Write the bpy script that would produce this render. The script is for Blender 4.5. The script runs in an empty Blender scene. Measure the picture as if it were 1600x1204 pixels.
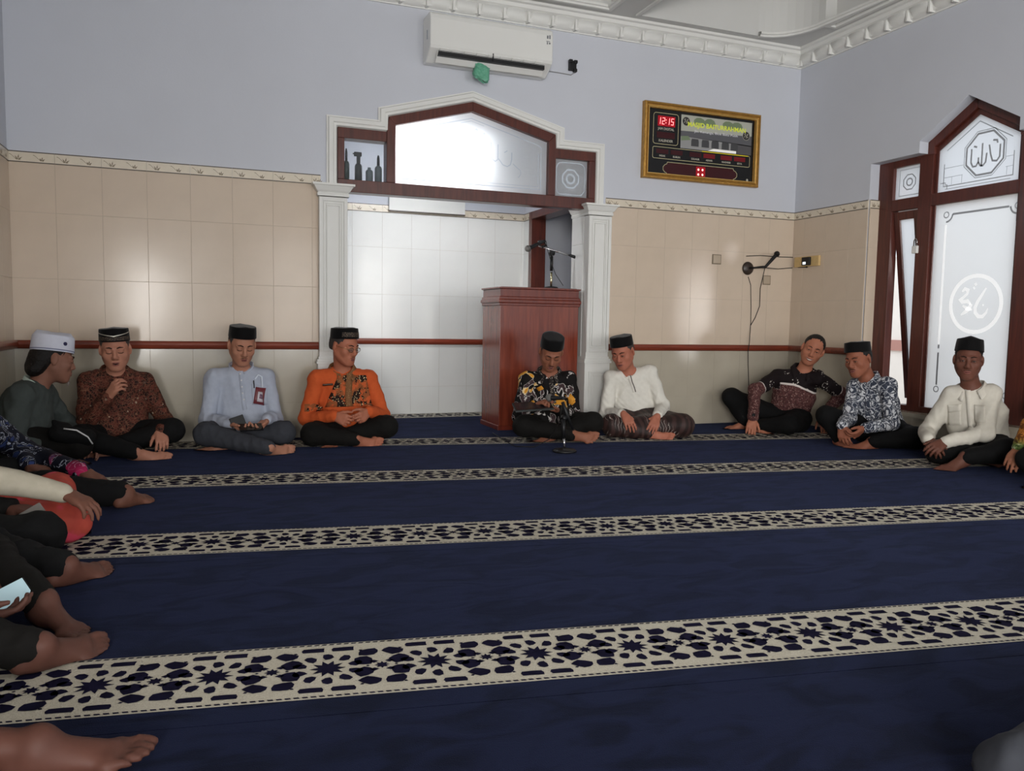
import bpy, bmesh, math, random
import numpy as np
from mathutils import Vector, Matrix
from mathutils.bvhtree import BVHTree

# ------------------------------------------------------------------ camera
W_, H_ = 1600, 1204
FOC, YAW, PITCH, ROLL, CAM_D, CAM_H = 1240.2, 0.36429, 0.08084, 0.01734, 5.6287, 0.83
def cam_axes():
    cy, sy = math.cos(YAW), math.sin(YAW)
    fwd = np.array([sy*math.cos(PITCH), cy*math.cos(PITCH), -math.sin(PITCH)])
    r0 = np.array([cy, -sy, 0.0]); d0 = np.cross(fwd, r0)
    right = math.cos(ROLL)*r0 - math.sin(ROLL)*d0
    return right, np.cross(fwd, right), fwd
RIGHT, DOWN, FWD = cam_axes()
CAM = np.array([0.0, -CAM_D, CAM_H])
def px3(px, py, y=None, z=None, x=None):
    """pixel of the photograph -> point on a plane of the room"""
    v = FWD*FOC + RIGHT*(px-W_/2) + DOWN*(py-H_/2)
    if y is not None: t = (y-CAM[1])/v[1]
    elif z is not None: t = (z-CAM[2])/v[2]
    else: t = (x-CAM[0])/v[0]
    return CAM + v*t
scene = bpy.context.scene
COL = scene.collection
cam_data = bpy.data.cameras.new('camera')
cam_data.sensor_width = 36; cam_data.lens = FOC/W_*36; cam_data.clip_start = 0.05; cam_data.clip_end = 200
cam = bpy.data.objects.new('camera', cam_data); COL.objects.link(cam)
M = Matrix.Identity(4)
for i in range(3):
    M[i][0] = RIGHT[i]; M[i][1] = -DOWN[i]; M[i][2] = -FWD[i]; M[i][3] = CAM[i]
cam.matrix_world = M
scene.camera = cam

# ------------------------------------------------------------------ world, lights, exposure
world = bpy.data.worlds.new('world'); scene.world = world; world.use_nodes = True
bg = world.node_tree.nodes['Background']
bg.inputs[0].default_value = (0.86, 0.93, 1.0, 1); bg.inputs[1].default_value = 1.85
def area(name, loc, aim, sx, sy, power, col):
    l = bpy.data.lights.new(name, 'AREA'); l.shape = 'RECTANGLE'; l.size = sx; l.size_y = sy
    l.energy = power; l.color = col
    o = bpy.data.objects.new(name, l); COL.objects.link(o); o.location = loc
    o.rotation_euler = (Vector(aim)-Vector(loc)).to_track_quat('-Z', 'Z').to_euler()
    return o
DAY = (1.0, 0.97, 0.93)
XL, XR, YB, ZC = -1.125, 4.726, -11.0, 3.14
# daylight entering through the three rear doorways and the windows of the right wall
for i, (xx, pw_) in enumerate(((-0.3, 18), (1.6, 65), (3.6, 90))):
    area('daylight_rear_doorway', (xx, YB-0.1, 1.25), (xx, 0, 1.2), 1.1, 2.2, pw_, DAY)
area('daylight_window_near', (XR+0.22, -4.4, 1.25), (0, -4.4, 1.0), 1.5, 1.9, 17, (0.95, 0.98, 1.0))
area('daylight_window_far', (XR+0.22, -7.4, 1.25), (0, -7.4, 1.0), 1.5, 1.9, 17, (0.95, 0.98, 1.0))
for yy in (-8.25, -10.1):
    area('added_left_fill', (XL-.22, yy, 1.25), (3, yy+2.6, 1.6), 1.5, 1.9, 260, DAY)  # unseen left-side lights, added to brighten the right wall
scene.view_settings.view_transform = 'Standard'
scene.view_settings.look = 'None'
scene.view_settings.gamma = 1.0
scene.view_settings.use_curve_mapping = False
scene.view_settings.exposure = 0.12

# ------------------------------------------------------------------ helpers
def tag(o, label=None, cat=None, group=None, kind=None):
    if label: o['label'] = label
    if cat: o['category'] = cat
    if group: o['group'] = group
    if kind: o['kind'] = kind
    return o
def empty(name, loc, label=None, cat=None, group=None, rz=0.0):
    o = bpy.data.objects.new(name, None); COL.objects.link(o)
    o.location = loc; o.rotation_euler = (0, 0, rz); o.empty_display_size = 0.1
    return tag(o, label, cat, group)

class MB:
    """collects polygons; build() links them as one mesh object"""
    def __init__(s): s.v = []; s.f = []; s.m = []; s.sm = []
    def add(s, vs, fs, m=0, smooth=False):
        b = len(s.v); s.v += [tuple(map(float, p)) for p in vs]
        for f in fs: s.f.append(tuple(b+i for i in f)); s.m.append(m); s.sm.append(smooth)
        return s
    def box(s, x0, x1, y0, y1, z0, z1, m=0):
        vs = [(x, y, z) for x in (x0, x1) for y in (y0, y1) for z in (z0, z1)]
        return s.add(vs, [(0,1,3,2),(4,6,7,5),(0,4,5,1),(2,3,7,6),(0,2,6,4),(1,5,7,3)], m)
    def prism(s, poly, axis, a, b, m=0):
        """2-D polygon (u,v) extruded along axis 'x'|'y'|'z' from a to b"""
        def P(u, v, w): return {'y': (u, w, v), 'x': (w, u, v), 'z': (u, v, w)}[axis]
        n = len(poly)
        vs = [P(u, v, a) for u, v in poly] + [P(u, v, b) for u, v in poly]
        fs = [tuple(range(n)), tuple(range(2*n-1, n-1, -1))]
        fs += [(i, i+n, (i+1) % n + n, (i+1) % n) for i in range(n)]
        return s.add(vs, fs, m)
    def tube(s, pts, r, n=8, m=0, closed=False, flat=None, caps=True):
        """round tube along points; r number or list; flat=(dir, factor) squashes it"""
        P = [np.array(p, float) for p in pts]; k = len(P)
        rs = [r]*k if not hasattr(r, '__len__') else list(r)
        vs = []; ref = None
        for i, p in enumerate(P):
            t = (P[(i+1) % k]-P[i-1]) if closed else (P[min(i+1, k-1)]-P[max(i-1, 0)])
            t = t/(np.linalg.norm(t)+1e-9)
            if ref is None:
                ref = np.array([0, 0, 1.0]) if abs(t[2]) < 0.9 else np.array([1.0, 0, 0])
            u = ref - t*np.dot(ref, t); u /= np.linalg.norm(u)+1e-9; w = np.cross(t, u); ref = u
            for j in range(n):
                a = 2*math.pi*j/n; o = (u*math.cos(a)+w*math.sin(a))*rs[i]
                if flat is not None:
                    d = np.array(flat[0], float); d /= np.linalg.norm(d); o = o - d*np.dot(o, d)*(1-flat[1])
                vs.append(p+o)
        fs = []
        for i in range(k if closed else k-1):
            for j in range(n):
                a = i*n+j; b = i*n+(j+1) % n; c = ((i+1) % k)*n+(j+1) % n; d = ((i+1) % k)*n+j
                fs.append((a, b, c, d))
        if not closed and caps: fs += [tuple(range(n-1, -1, -1)), tuple((k-1)*n+j for j in range(n))]
        return s.add(vs, fs, m, True)
    def lathe(s, prof, c=(0, 0, 0), n=24, m=0, ax=None, smooth=True):
        """profile of (radius, height) turned about z (or about ax)"""
        c = np.array(c, float)
        if ax is None: A, B, Z = np.eye(3)
        else:
            Z = np.array(ax, float); Z /= np.linalg.norm(Z)
            A = np.cross(Z, [0.3, 0.9, 0.1]); A /= np.linalg.norm(A); B = np.cross(Z, A)
        vs = []
        for r, z in prof:
            for j in range(n):
                a = 2*math.pi*j/n; vs.append(c+A*r*math.cos(a)+B*r*math.sin(a)+Z*z)
        fs = []
        for i in range(len(prof)-1):
            for j in range(n):
                fs.append((i*n+j, i*n+(j+1) % n, (i+1)*n+(j+1) % n, (i+1)*n+j))
        fs += [tuple(range(n-1, -1, -1)), tuple((len(prof)-1)*n+j for j in range(n))]
        return s.add(vs, fs, m, smooth)
    def sweep(s, prof, path, up=(0, 0, 1), out=None, closed=False, m=0):
        """profile of (out, up) offsets swept along a polyline, mitred; out = +90deg left of travel in the plane normal to up"""
        P = [np.array(p, float) for p in path]; k = len(P); U = np.array(up, float); vs = []
        for i in range(k):
            a = P[i]-P[i-1] if (i > 0 or closed) else P[1]-P[0]
            b = P[(i+1) % k]-P[i] if (i < k-1 or closed) else P[-1]-P[-2]
            a = a/np.linalg.norm(a); b = b/np.linalg.norm(b)
            na = np.cross(U, a); nb = np.cross(U, b); n = na+nb; n = n/max(1e-6, np.dot(n, na)) if np.dot(n, na) > 1e-3 else na
            for (o, z) in prof: vs.append(P[i]+n*o+U*z)
        q = len(prof); fs = []
        for i in range(k if closed else k-1):
            for j in range(q):
                fs.append((i*q+j, i*q+(j+1) % q, ((i+1) % k)*q+(j+1) % q, ((i+1) % k)*q+j))
        if not closed: fs += [tuple(range(q-1, -1, -1)), tuple((k-1)*q+j for j in range(q))]
        return s.add(vs, fs, m)
    def mesh(s, name, mats):
        me = bpy.data.meshes.new(name); me.from_pydata(s.v, [], s.f)
        for mm in (mats if isinstance(mats, (list, tuple)) else [mats]): me.materials.append(mm)
        me.polygons.foreach_set('material_index', s.m); me.polygons.foreach_set('use_smooth', s.sm)
        bm = bmesh.new(); bm.from_mesh(me); bmesh.ops.recalc_face_normals(bm, faces=bm.faces); bm.to_mesh(me); bm.free()
        me.update(); return me
    def build(s, name, mats, parent=None, loc=(0, 0, 0), bevel=0):
        o = bpy.data.objects.new(name, s.mesh(name, mats)); COL.objects.link(o); o.location = loc
        if parent is not None: o.parent = parent
        if bevel:
            b = o.modifiers.new('bevel', 'BEVEL'); b.width = bevel; b.segments = 2; b.limit_method = 'ANGLE'; b.angle_limit = 0.6
        return o
def link(name, mesh, parent=None, loc=(0, 0, 0), rot=(0, 0, 0), scale=(1, 1, 1)):
    o = bpy.data.objects.new(name, mesh); COL.objects.link(o); o.location = loc; o.rotation_euler = rot; o.scale = scale
    if parent is not None: o.parent = parent
    return o

# ------------------------------------------------------------------ materials
def lin(c):
    return tuple(((v/255)/12.92 if v/255 <= 0.04045 else ((v/255+0.055)/1.055)**2.4) for v in c)
def mat(name, rgb, rough=0.5, spec=0.4, metal=0.0, var=0.0, vscale=6.0, bump=0.0, bscale=40.0, emit=0.0, sheen=0.0, coat=0.0):
    """principled material, rgb in sRGB 0-255, with optional noise variation and bump"""
    m = bpy.data.materials.new(name); m.use_nodes = True
    N = m.node_tree.nodes; L = m.node_tree.links; b = N['Principled BSDF']
    c = lin(rgb)
    b.inputs['Base Color'].default_value = (*c, 1); b.inputs['Roughness'].default_value = rough
    b.inputs['Specular IOR Level'].default_value = spec; b.inputs['Metallic'].default_value = metal
    if coat: b.inputs['Coat Weight'].default_value = coat
    if sheen: b.inputs['Sheen Weight'].default_value = sheen; b.inputs['Sheen Roughness'].default_value = 0.4
    tc = N.new('ShaderNodeTexCoord')
    if var:
        n = N.new('ShaderNodeTexNoise'); n.inputs['Scale'].default_value = vscale; n.inputs['Detail'].default_value = 4
        L.new(tc.outputs['Object'], n.inputs['Vector'])
        r = N.new('ShaderNodeMapRange'); r.inputs[1].default_value = 0.3; r.inputs[2].default_value = 0.7
        r.inputs[3].default_value = 1-var; r.inputs[4].default_value = 1+var; L.new(n.outputs['Fac'], r.inputs[0])
        mx = N.new('ShaderNodeMix'); mx.data_type = 'RGBA'; mx.blend_type = 'MULTIPLY'; mx.inputs[0].default_value = 1
        mx.inputs[6].default_value = (*c, 1); L.new(r.outputs[0], mx.inputs[7]); L.new(mx.outputs[2], b.inputs['Base Color'])
    if bump:
        n2 = N.new('ShaderNodeTexNoise'); n2.inputs['Scale'].default_value = bscale; n2.inputs['Detail'].default_value = 3
        L.new(tc.outputs['Object'], n2.inputs['Vector'])
        bp = N.new('ShaderNodeBump'); bp.inputs['Strength'].default_value = bump; bp.inputs['Distance'].default_value = 0.01
        L.new(n2.outputs['Fac'], bp.inputs['Height']); L.new(bp.outputs['Normal'], b.inputs['Normal'])
    if emit:
        b.inputs['Emission Color'].default_value = (*c, 1); b.inputs['Emission Strength'].default_value = emit
    return m
class NT:
    """small node-tree helper for the patterned materials"""
    def __init__(s, name, rough=0.8, spec=0.3):
        s.m = bpy.data.materials.new(name); s.m.use_nodes = True
        s.N = s.m.node_tree.nodes; s.L = s.m.node_tree.links; s.b = s.N['Principled BSDF']
        s.b.inputs['Roughness'].default_value = rough; s.b.inputs['Specular IOR Level'].default_value = spec
        s.tc = s.N.new('ShaderNodeTexCoord').outputs['Object']
    def _in(s, sock, v):
        if hasattr(v, 'is_output') or hasattr(v, 'links'): s.L.new(v, sock)
        else: sock.default_value = v
    def noise(s, scale, detail=3, vec=None, dist=0.0, col=False):
        n = s.N.new('ShaderNodeTexNoise'); n.inputs['Scale'].default_value = scale; n.inputs['Detail'].default_value = detail
        n.inputs['Distortion'].default_value = dist
        s.L.new(vec or s.tc, n.inputs['Vector']); return n.outputs['Color' if col else 'Fac']
    def voro(s, scale, feature='F1', out='Distance', vec=None, rnd=1.0):
        n = s.N.new('ShaderNodeTexVoronoi'); n.feature = feature; n.inputs['Scale'].default_value = scale
        n.inputs['Randomness'].default_value = rnd
        s.L.new(vec or s.tc, n.inputs['Vector']); return n.outputs[out]
    def wave(s, scale, dist=4.0, vec=None, kind='BANDS'):
        n = s.N.new('ShaderNodeTexWave'); n.wave_type = kind; n.inputs['Scale'].default_value = scale; n.inputs['Distortion'].default_value = dist
        n.inputs['Detail'].default_value = 2; s.L.new(vec or s.tc, n.inputs['Vector']); return n.outputs['Fac']
    def math(s, op, a, b=0.0):
        n = s.N.new('ShaderNodeMath'); n.operation = op; s._in(n.inputs[0], a); s._in(n.inputs[1], b); return n.outputs[0]
    def step(s, v, lo, hi):
        n = s.N.new('ShaderNodeMapRange'); s._in(n.inputs[0], v); n.inputs[1].default_value = lo; n.inputs[2].default_value = hi; return n.outputs[0]
    def mix(s, f, a, b):
        n = s.N.new('ShaderNodeMix'); n.data_type = 'RGBA'; s._in(n.inputs[0], f)
        for k, v in ((6, a), (7, b)):
            if isinstance(v, tuple): n.inputs[k].default_value = (*lin(v), 1)
            else: s.L.new(v, n.inputs[k])
        return n.outputs[2]
    def warp(s, amt, scale):
        c = s.noise(scale, 2, col=True); n = s.N.new('ShaderNodeVectorMath'); n.operation = 'MULTIPLY_ADD'
        s.L.new(c, n.inputs[0]); n.inputs[1].default_value = (amt,)*3; s.L.new(s.tc, n.inputs[2]); return n.outputs[0]
    def attr(s, name):
        n = s.N.new('ShaderNodeAttribute'); n.attribute_name = name; return n.outputs['Fac']
    def sep(s, axis):
        n = s.N.new('ShaderNodeSeparateXYZ'); s.L.new(s.tc, n.inputs[0]); return n.outputs[axis]
    def bump(s, h, strength=0.3, dist=0.01):
        bp = s.N.new('ShaderNodeBump'); bp.inputs['Strength'].default_value = strength; bp.inputs['Distance'].default_value = dist
        s.L.new(h, bp.inputs['Height']); s.L.new(bp.outputs['Normal'], s.b.inputs['Normal'])
    def done(s, col): s.L.new(col, s.b.inputs['Base Color']); return s.m

def wood(name, dark, light, rough=0.35, scale=3.0, axis=2):
    t = NT(name, rough, 0.45)
    mp = t.N.new('ShaderNodeMapping'); s = [14.0, 14.0, 14.0]; s[axis] = 1.2; mp.inputs['Scale'].default_value = s
    t.L.new(t.tc, mp.inputs['Vector'])
    n = t.noise(scale, 5, vec=mp.outputs[0], dist=0.6)
    return t.done(t.mix(t.step(n, 0.3, 0.7), dark, light))

m_paint = mat('blue_grey_wall_paint', (198, 201, 209), 0.65, 0.3, var=0.02, vscale=2, bump=0.05, bscale=90)
m_white = mat('white_plaster', (222, 222, 218), 0.5, 0.3, var=0.02, vscale=4)
m_ceil = mat('white_ceiling_paint', (206, 206, 203), 0.7, 0.2, var=0.02, vscale=2)
m_grout = mat('pale_grey_grout', (178, 168, 154), 0.9, 0.1)
m_tile = mat('pinkish_beige_glazed_tile', (204, 187, 168), 0.16, 0.22, var=0.035, vscale=5, bump=0.03, bscale=7)
m_tile_lo = mat('pale_grey_green_glazed_tile', (176, 168, 152), 0.14, 0.5, var=0.04, vscale=5, bump=0.03, bscale=7)
m_tile_w = mat('white_glazed_tile', (216, 217, 214), 0.16, 0.45, var=0.02, vscale=5, bump=0.03, bscale=7)
m_frieze = mat('cream_frieze_tile', (214, 203, 184), 0.2, 0.5, var=0.05, vscale=18)
m_leaf = mat('olive_brown_leaf_print', (122, 108, 86), 0.35, 0.4)
m_line = mat('dark_frieze_line', (82, 74, 66), 0.4, 0.4)
m_rail = wood('red_brown_varnished_rail', (104, 44, 30), (134, 60, 40), 0.28, axis=0)
m_frame = wood('dark_red_brown_varnished_frame', (70, 34, 28), (94, 46, 36), 0.3)
m_pod = wood('mahogany_veneer', (104, 44, 30), (132, 60, 40), 0.24)
m_pod_dark = wood('mahogany_moulding', (92, 36, 25), (118, 50, 34), 0.28)
m_black = mat('black_plastic', (20, 20, 22), 0.45, 0.4)
m_steel = mat('chromed_steel', (200, 200, 202), 0.22, 0.5, metal=1.0)
m_cord = mat('black_rubber_cord', (28, 25, 24), 0.6, 0.3)
# ------------------------------------------------------------------ structure: floor, walls, ceiling
def struct(name, mb, mats, parent=None, **k):
    o = mb.build(name, mats, parent, **k)
    if parent is None: o['kind'] = 'structure'
    return o
AX0, AX1, AY = 0.62, 2.70, 1.20          # niche behind the back wall
struct('floor', MB().box(XL-.3, XR+.3, YB-.3, AY+.2, -.12, -.012), mat('grey_floor_slab', (120, 118, 114), .7))
# back wall with the niche opening and its stepped, pointed head
wb = [(XL-.25, 0), (.705, 0), (.705, 1.65), (.80, 1.65), (.80, 2.132), (1.188, 2.132), (1.188, 2.236), (1.80, 2.404), (2.457, 2.236), (2.457, 2.132),
      (2.795, 2.132), (2.795, 1.65), (2.923, 1.65), (2.923, 0), (XR+.25, 0), (XR+.25, 3.7), (XL-.25, 3.7)]
wall_back = struct('wall_back', MB().prism(wb, 'y', 0, .24), m_paint)
WIN = [(-.83, .22), (-.83, 2.07), (-1.27, 2.07), (-1.27, 2.15), (-1.645, 2.378), (-2.02, 2.15), (-2.02, 2.07), (-2.46, 2.07), (-2.46, .22)]
def window_holes(yc): return [(yc+.75, .30), (yc+.75, 2.2), (yc-.75, 2.2), (yc-.75, .30)]
# right wall: solid pieces around the big window, a comb-shaped outline keeps it one polygon
mbw = MB()
mbw.prism([(.24, 0), (.24, 3.7), (-.83, 3.7), (-.83, 0)], 'x', XR, XR+.25)
mbw.prism([(-.83, 3.7), (-2.46, 3.7)] + [(y, z) for y, z in WIN[1:-1]][::-1], 'x', XR, XR+.25)
mbw.box(XR, XR+.25, -2.46, -.83, 0, .22)
mbw.box(XR, XR+.25, -3.65, -2.46, 0, 3.7)
for yc in (-4.4, -7.4):
    mbw.box(XR, XR+.25, yc-.75, yc+.75, 0, .30); mbw.box(XR, XR+.25, yc-.75, yc+.75, 2.2, 3.7)
mbw.box(XR, XR+.25, -6.65, -5.15, 0, 3.7); mbw.box(XR, XR+.25, YB-.25, -8.15, 0, 3.7)
wall_right = struct('wall_right', mbw, m_paint)
mbl = MB(); mbl.box(XL-.25, XL, -7.5, 0, 0, 3.7); mbl.box(XL-.25, XL, -9.35, -9.0, 0, 3.7); mbl.box(XL-.25, XL, YB-.25, -10.85, 0, 3.7)
for ya in (-9.0, -10.85): mbl.box(XL-.25, XL, ya, ya+1.5, 0, .30); mbl.box(XL-.25, XL, ya, ya+1.5, 2.2, 3.7)  # unseen openings, added for the left-side fill lights
wall_left = struct('wall_left', mbl, m_paint)
mbr = MB(); edges = [XL, -.85, .25, 1.05, 2.15, 3.05, 4.15, XR]
for i in range(0, 8, 2): mbr.box(edges[i], edges[i+1], YB-.25, YB, 0, 3.7)
for i in range(1, 7, 2): mbr.box(edges[i], edges[i+1], YB-.25, YB, 2.35, 3.7)
wall_rear = struct('wall_rear', mbr, m_paint)
# niche walls
wall_niche = struct('wall_niche_back', MB().box(AX0-.15, AX1+.9, AY, AY+.15, 0, 3.0), m_paint)
wall_niche_left = struct('wall_niche_left', MB().box(AX0-.15, AX0, .24, AY, 0, 3.0), m_paint)
mbn = MB(); mbn.box(AX1, AX1+.12, 1.045, AY, 0, 3.0); mbn.box(AX1, AX1+.12, .24, 1.045, 1.80, 3.0)
wall_niche_right = struct('wall_niche_right', mbn, m_paint)
struct('ceiling_niche', MB().box(AX0-.15, AX1+1.1, .24, AY+.15, 3.0, 3.1), m_ceil)
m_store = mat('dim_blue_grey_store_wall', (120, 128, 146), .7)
mbs = MB(); mbs.box(AX1+.95, AX1+1.05, .24, AY+.15, 0, 3.0)
struct('wall_store_room', mbs, m_store)

# ---- glazed wall tiles, each its own piece
TW, TH = .256, .40
ROWS = [(0, .24), (.24, .64), (.64, 1.04), (1.04, 1.44), (1.44, 1.7356)]
_tc = {}
def tile_mesh(w, h, m):
    key = (round(w, 3), round(h, 3), m.name)
    if key not in _tc:
        g = .0006; c = .0009; t = .008
        x0, x1, z0, z1 = g, w-g, g, h-g
        vs = [(x0, 0, z0), (x1, 0, z0), (x1, 0, z1), (x0, 0, z1),
              (x0, -t+c, z0), (x1, -t+c, z0), (x1, -t+c, z1), (x0, -t+c, z1),
              (x0+c, -t, z0+c), (x1-c, -t, z0+c), (x1-c, -t, z1-c), (x0+c, -t, z1-c)]
        fs = [(8, 9, 10, 11)]
        for i in range(4):
            j = (i+1) % 4; fs += [(i, j, j+4, i+4), (i+4, j+4, j+8, i+8)]
        mb = MB(); mb.add(vs, fs); _tc[key] = mb.mesh('tile', m)
    return _tc[key]
def frieze_mesh(w):
    key = ('fr', round(w, 3))
    if key not in _tc:
        h0, h1 = 1.7356, 1.801; mb = MB(); H = h1-h0
        mb.box(.0006, w-.0006, -.009, 0, 0, H, 0)
        mb.box(.0006, w-.0006, -.0105, -.009, 0, .005, 2); mb.box(.0006, w-.0006, -.0105, -.009, H-.006, H, 2)
        # a running sprig: curved stem, then a tuft of three leaves, twice per piece
        for k in range(2):
            o = w*.5*k+.012; big = 1.0 if k == 0 else .75
            st = [(o+.10*w*2*t*.9, .031-.014*math.cos(t*3.4)*-1*(1 if t < 2 else 1)) for t in np.linspace(0, 1, 7)]
            for (a, b) in zip(st[:-1], st[1:]):
                mb.add([(a[0], -.0097, a[1]-.0016), (b[0], -.0097, b[1]-.0016), (b[0], -.0097, b[1]+.0016), (a[0], -.0097, a[1]+.0016)], [(0, 1, 2, 3)], 1)
            bx, bz = st[-1]
            for ang, ln in ((35, .030), (80, .033), (125, .028), (160, .016), (8, .018)):
                ln *= big; ca, sa = math.cos(math.radians(ang)), math.sin(math.radians(ang))
                px, pz = -sa*.0035, ca*.0035
                mb.add([(bx, -.0098, bz-.004), (bx+ca*ln*.5+px, -.0098, bz-.004+sa*ln*.5+pz), (bx+ca*ln, -.0098, bz-.004+sa*ln), (bx+ca*ln*.5-px, -.0098, bz-.004+sa*ln*.5-pz)], [(0, 1, 2, 3)], 1)
        _tc[key] = mb.mesh('frieze_tile', [m_frieze, m_leaf, m_line])
    return _tc[key]
def tile_run(parent, origin, ang, cuts, mlo, mhi, rows=ROWS, frieze=True, step=TW):
    """tiles along local +x of a run that starts at origin and is turned by ang; cuts = joint positions"""
    ca, sa = math.cos(ang), math.sin(ang)
    z0, z1 = rows[0][0], rows[-1][1]; a, b = cuts[0], cuts[-1]
    gm = MB(); gm.box(a+.001, b-.001, -.0068, 0, z0+.001, z1-.001); go = gm.build('grout', m_grout, parent, (origin[0], origin[1], 0)); go.rotation_euler = (0, 0, ang)
    for a, b in zip(cuts[:-1], cuts[1:]):
        for (z0, z1) in rows:
            link('tile', tile_mesh(b-a, z1-z0, mlo if z1 < .65 else mhi), parent, (origin[0]+ca*a, origin[1]+sa*a, z0), (0, 0, ang))
        if frieze:
            link('frieze_tile', frieze_mesh(b-a), parent, (origin[0]+ca*a, origin[1]+sa*a, 1.7356), (0, 0, ang))
def cuts(a, b, first, step=TW):
    c = [a]; x = first
    while x < b-.03:
        if x > a+.03: c.append(x)
        x += step
    return c+[b]
tile_run(wall_back, (0, 0), 0, cuts(XL, .72, .663-8*TW), m_tile_lo, m_tile)
tile_run(wall_back, (0, 0), 0, cuts(2.90, XR, 2.93), m_tile_lo, m_tile)
tile_run(wall_right, (XR, 0), -math.pi/2, cuts(.009, .83, .14), m_tile_lo, m_tile)
tile_run(wall_right, (XR, 0), -math.pi/2, cuts(.83, 2.46, .83+TW), m_tile_lo, m_tile, rows=[(0, .212)], frieze=False)
tile_run(wall_right, (XR, 0), -math.pi/2, cuts(2.46, 3.6, 2.46+TW), m_tile_lo, m_tile)
tile_run(wall_left, (XL, -5.2), math.pi/2, cuts(0, 5.191, .10), m_tile_lo, m_tile)
tile_run(wall_niche, (0, AY), 0, cuts(AX0, AX1, 1.39-3*TW), m_tile_w, m_tile_w)
tile_run(wall_niche_right, (AX1, AY-.009), -math.pi/2, [0, .147], m_tile_w, m_tile_w)
# tiled side of the window recess (the frieze turns into it)
tile_run(wall_right, (XR, -.838), 0, [0.0, .10], m_tile_lo, m_tile, rows=[(.22, .64), (.64, 1.04), (1.04, 1.44), (1.44, 1.7356)])
# ---- wooden dado rail
RP = [(0, -.026), (.016, -.026), (.026, -.018), (.03, 0), (.026, .018), (.016, .026), (0, .026)]
tn = [0]
def trim(mb, mats, **k):
    tn[0] += 1; return struct('trim_%d' % tn[0], mb, mats, **k)
def rail(path):
    return trim(MB().sweep(RP, [(x, y, .637) for x, y in path], up=(0, 0, 1)), m_rail, bevel=.004)
rail([(.706, -.006), (XL+.006, -.006), (XL+.006, -5.2)])
rail([(XR-.006, -.83), (XR-.006, -.006), (2.95, -.006)])
rail([(AX1-.002, AY-.006), (AX0, AY-.006)])

# ---- cornice with scalloped blocks
CP = [(0, 0), (.012, 0), (.016, .012), (.034, .02), (.04, .05), (.058, .075), (.085, .092), (.092, .115), (.11, .122), (.11, .14), (0, .14)]
cornice = trim(MB().sweep(CP, [(XR, -9, ZC-.14), (XR, 0, ZC-.14), (XL, 0, ZC-.14), (XL, -9, ZC-.14)], up=(0, 0, 1)), m_white)
sc = MB(); seg = 10
for i in range(seg):
    a0, a1 = math.pi*i/seg, math.pi*(i+1)/seg
    p = [(.078-.078*math.cos(a), .026*math.sin(a)) for a in (a0, a1)]
    q = [(x, .014+.65*o) for x, o in p]
    vs = [(p[0][0], 0, -.012), (p[1][0], 0, -.012), (p[1][0], -q[1][1], 0), (p[0][0], -q[0][1], 0), (p[1][0], -q[1][1]-.045, .065), (p[0][0], -q[0][1]-.045, .065), (p[1][0], 0, .07), (p[0][0], 0, .07)]
    sc.add(vs, [(0, 1, 2, 3), (3, 2, 4, 5), (5, 4, 6, 7)], 0, True)
sc.box(.163, .178, -.06, 0, -.01, .07)
scm = sc.mesh('cornice_block', m_white)
for i in range(31): link('cornice_block', scm, cornice, (XR-.03-.19*(i+1), -.004, ZC-.125))
for i in range(26): link('cornice_block', scm, cornice, (XR-.004, -.03-.19*i, ZC-.125), (0, 0, -math.pi/2))

# ---- coffered ceiling
def arc(c, r, a0, a1, n=8): return [(c[0]+r*math.cos(math.radians(a0+(a1-a0)*i/n)), c[1]+r*math.sin(math.radians(a0+(a1-a0)*i/n))) for i in range(n+1)]
mc = MB(); mc.box(XL-.25, XR+.25, YB-.25, .24, ZC+.50, ZC+.56)
xs = [(XL+.17, .98), (1.19, 2.81), (3.02, XR-.16)]; ys = [(-2.85, -.18), (-5.75, -3.08), (-8.65, -5.98)]
xe = [XL-.02] + [v for p in xs for v in p] + [XR+.02]
for i in range(0, 8, 2): mc.box(xe[i], xe[i+1], YB, .02, ZC, ZC+.5)
for (x0, x1) in xs:
    yy = [.02] + [v for p in ys for v in p[::-1]] + [YB]
    for i in range(0, 8, 2): mc.box(x0-.001, x1+.001, yy[i+1], yy[i], ZC, ZC+.5)
# curved corner fillets: quarter-round pieces pushed into the corners of the corner coffers
def corner(x, y, sx, sy):
    pts = [(x, y), (x-sx*.43, y)] + [(x-sx*.43+sx*.32*math.sin(math.radians(t)), y-sy*.39*(1-math.cos(math.radians(t)))) for t in range(0, 91, 10)] + [(x-sx*.11, y-sy*.385), (x, y-sy*.385)]
    mc.prism(pts, 'z', ZC, ZC+.5)
    return pts[1:]
cr = corner(XR-.16, -.18, 1, 1); cl = corner(XL+.17, -.18, -1, 1)
struct('ceiling', mc, m_ceil)
MP = [(0, -.012), (.028, -.012), (.034, 0), (.045, .004), (.045, .02), (0, .03)]
def coffer_trim(path): return trim(MB().sweep(MP, [(x, y, ZC) for x, y in path], up=(0, 0, 1), closed=True), m_white)
for i, (x0, x1) in enumerate(xs):
    for j, (y0, y1) in enumerate(ys):
        if j == 0 and i == 2: path = [(x0, y1), (x0, y0), (x1, y0)] + cr[::-1]
        elif j == 0 and i == 0: path = [(x0, y0), (x1, y0), (x1, y1)] + cl
        else: path = [(x0, y0), (x1, y0), (x1, y1), (x0, y1)]
        a = sum(path[k][0]*path[(k+1) % len(path)][1]-path[(k+1) % len(path)][0]*path[k][1] for k in range(len(path)))
        coffer_trim(path if a > 0 else path[::-1])

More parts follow.
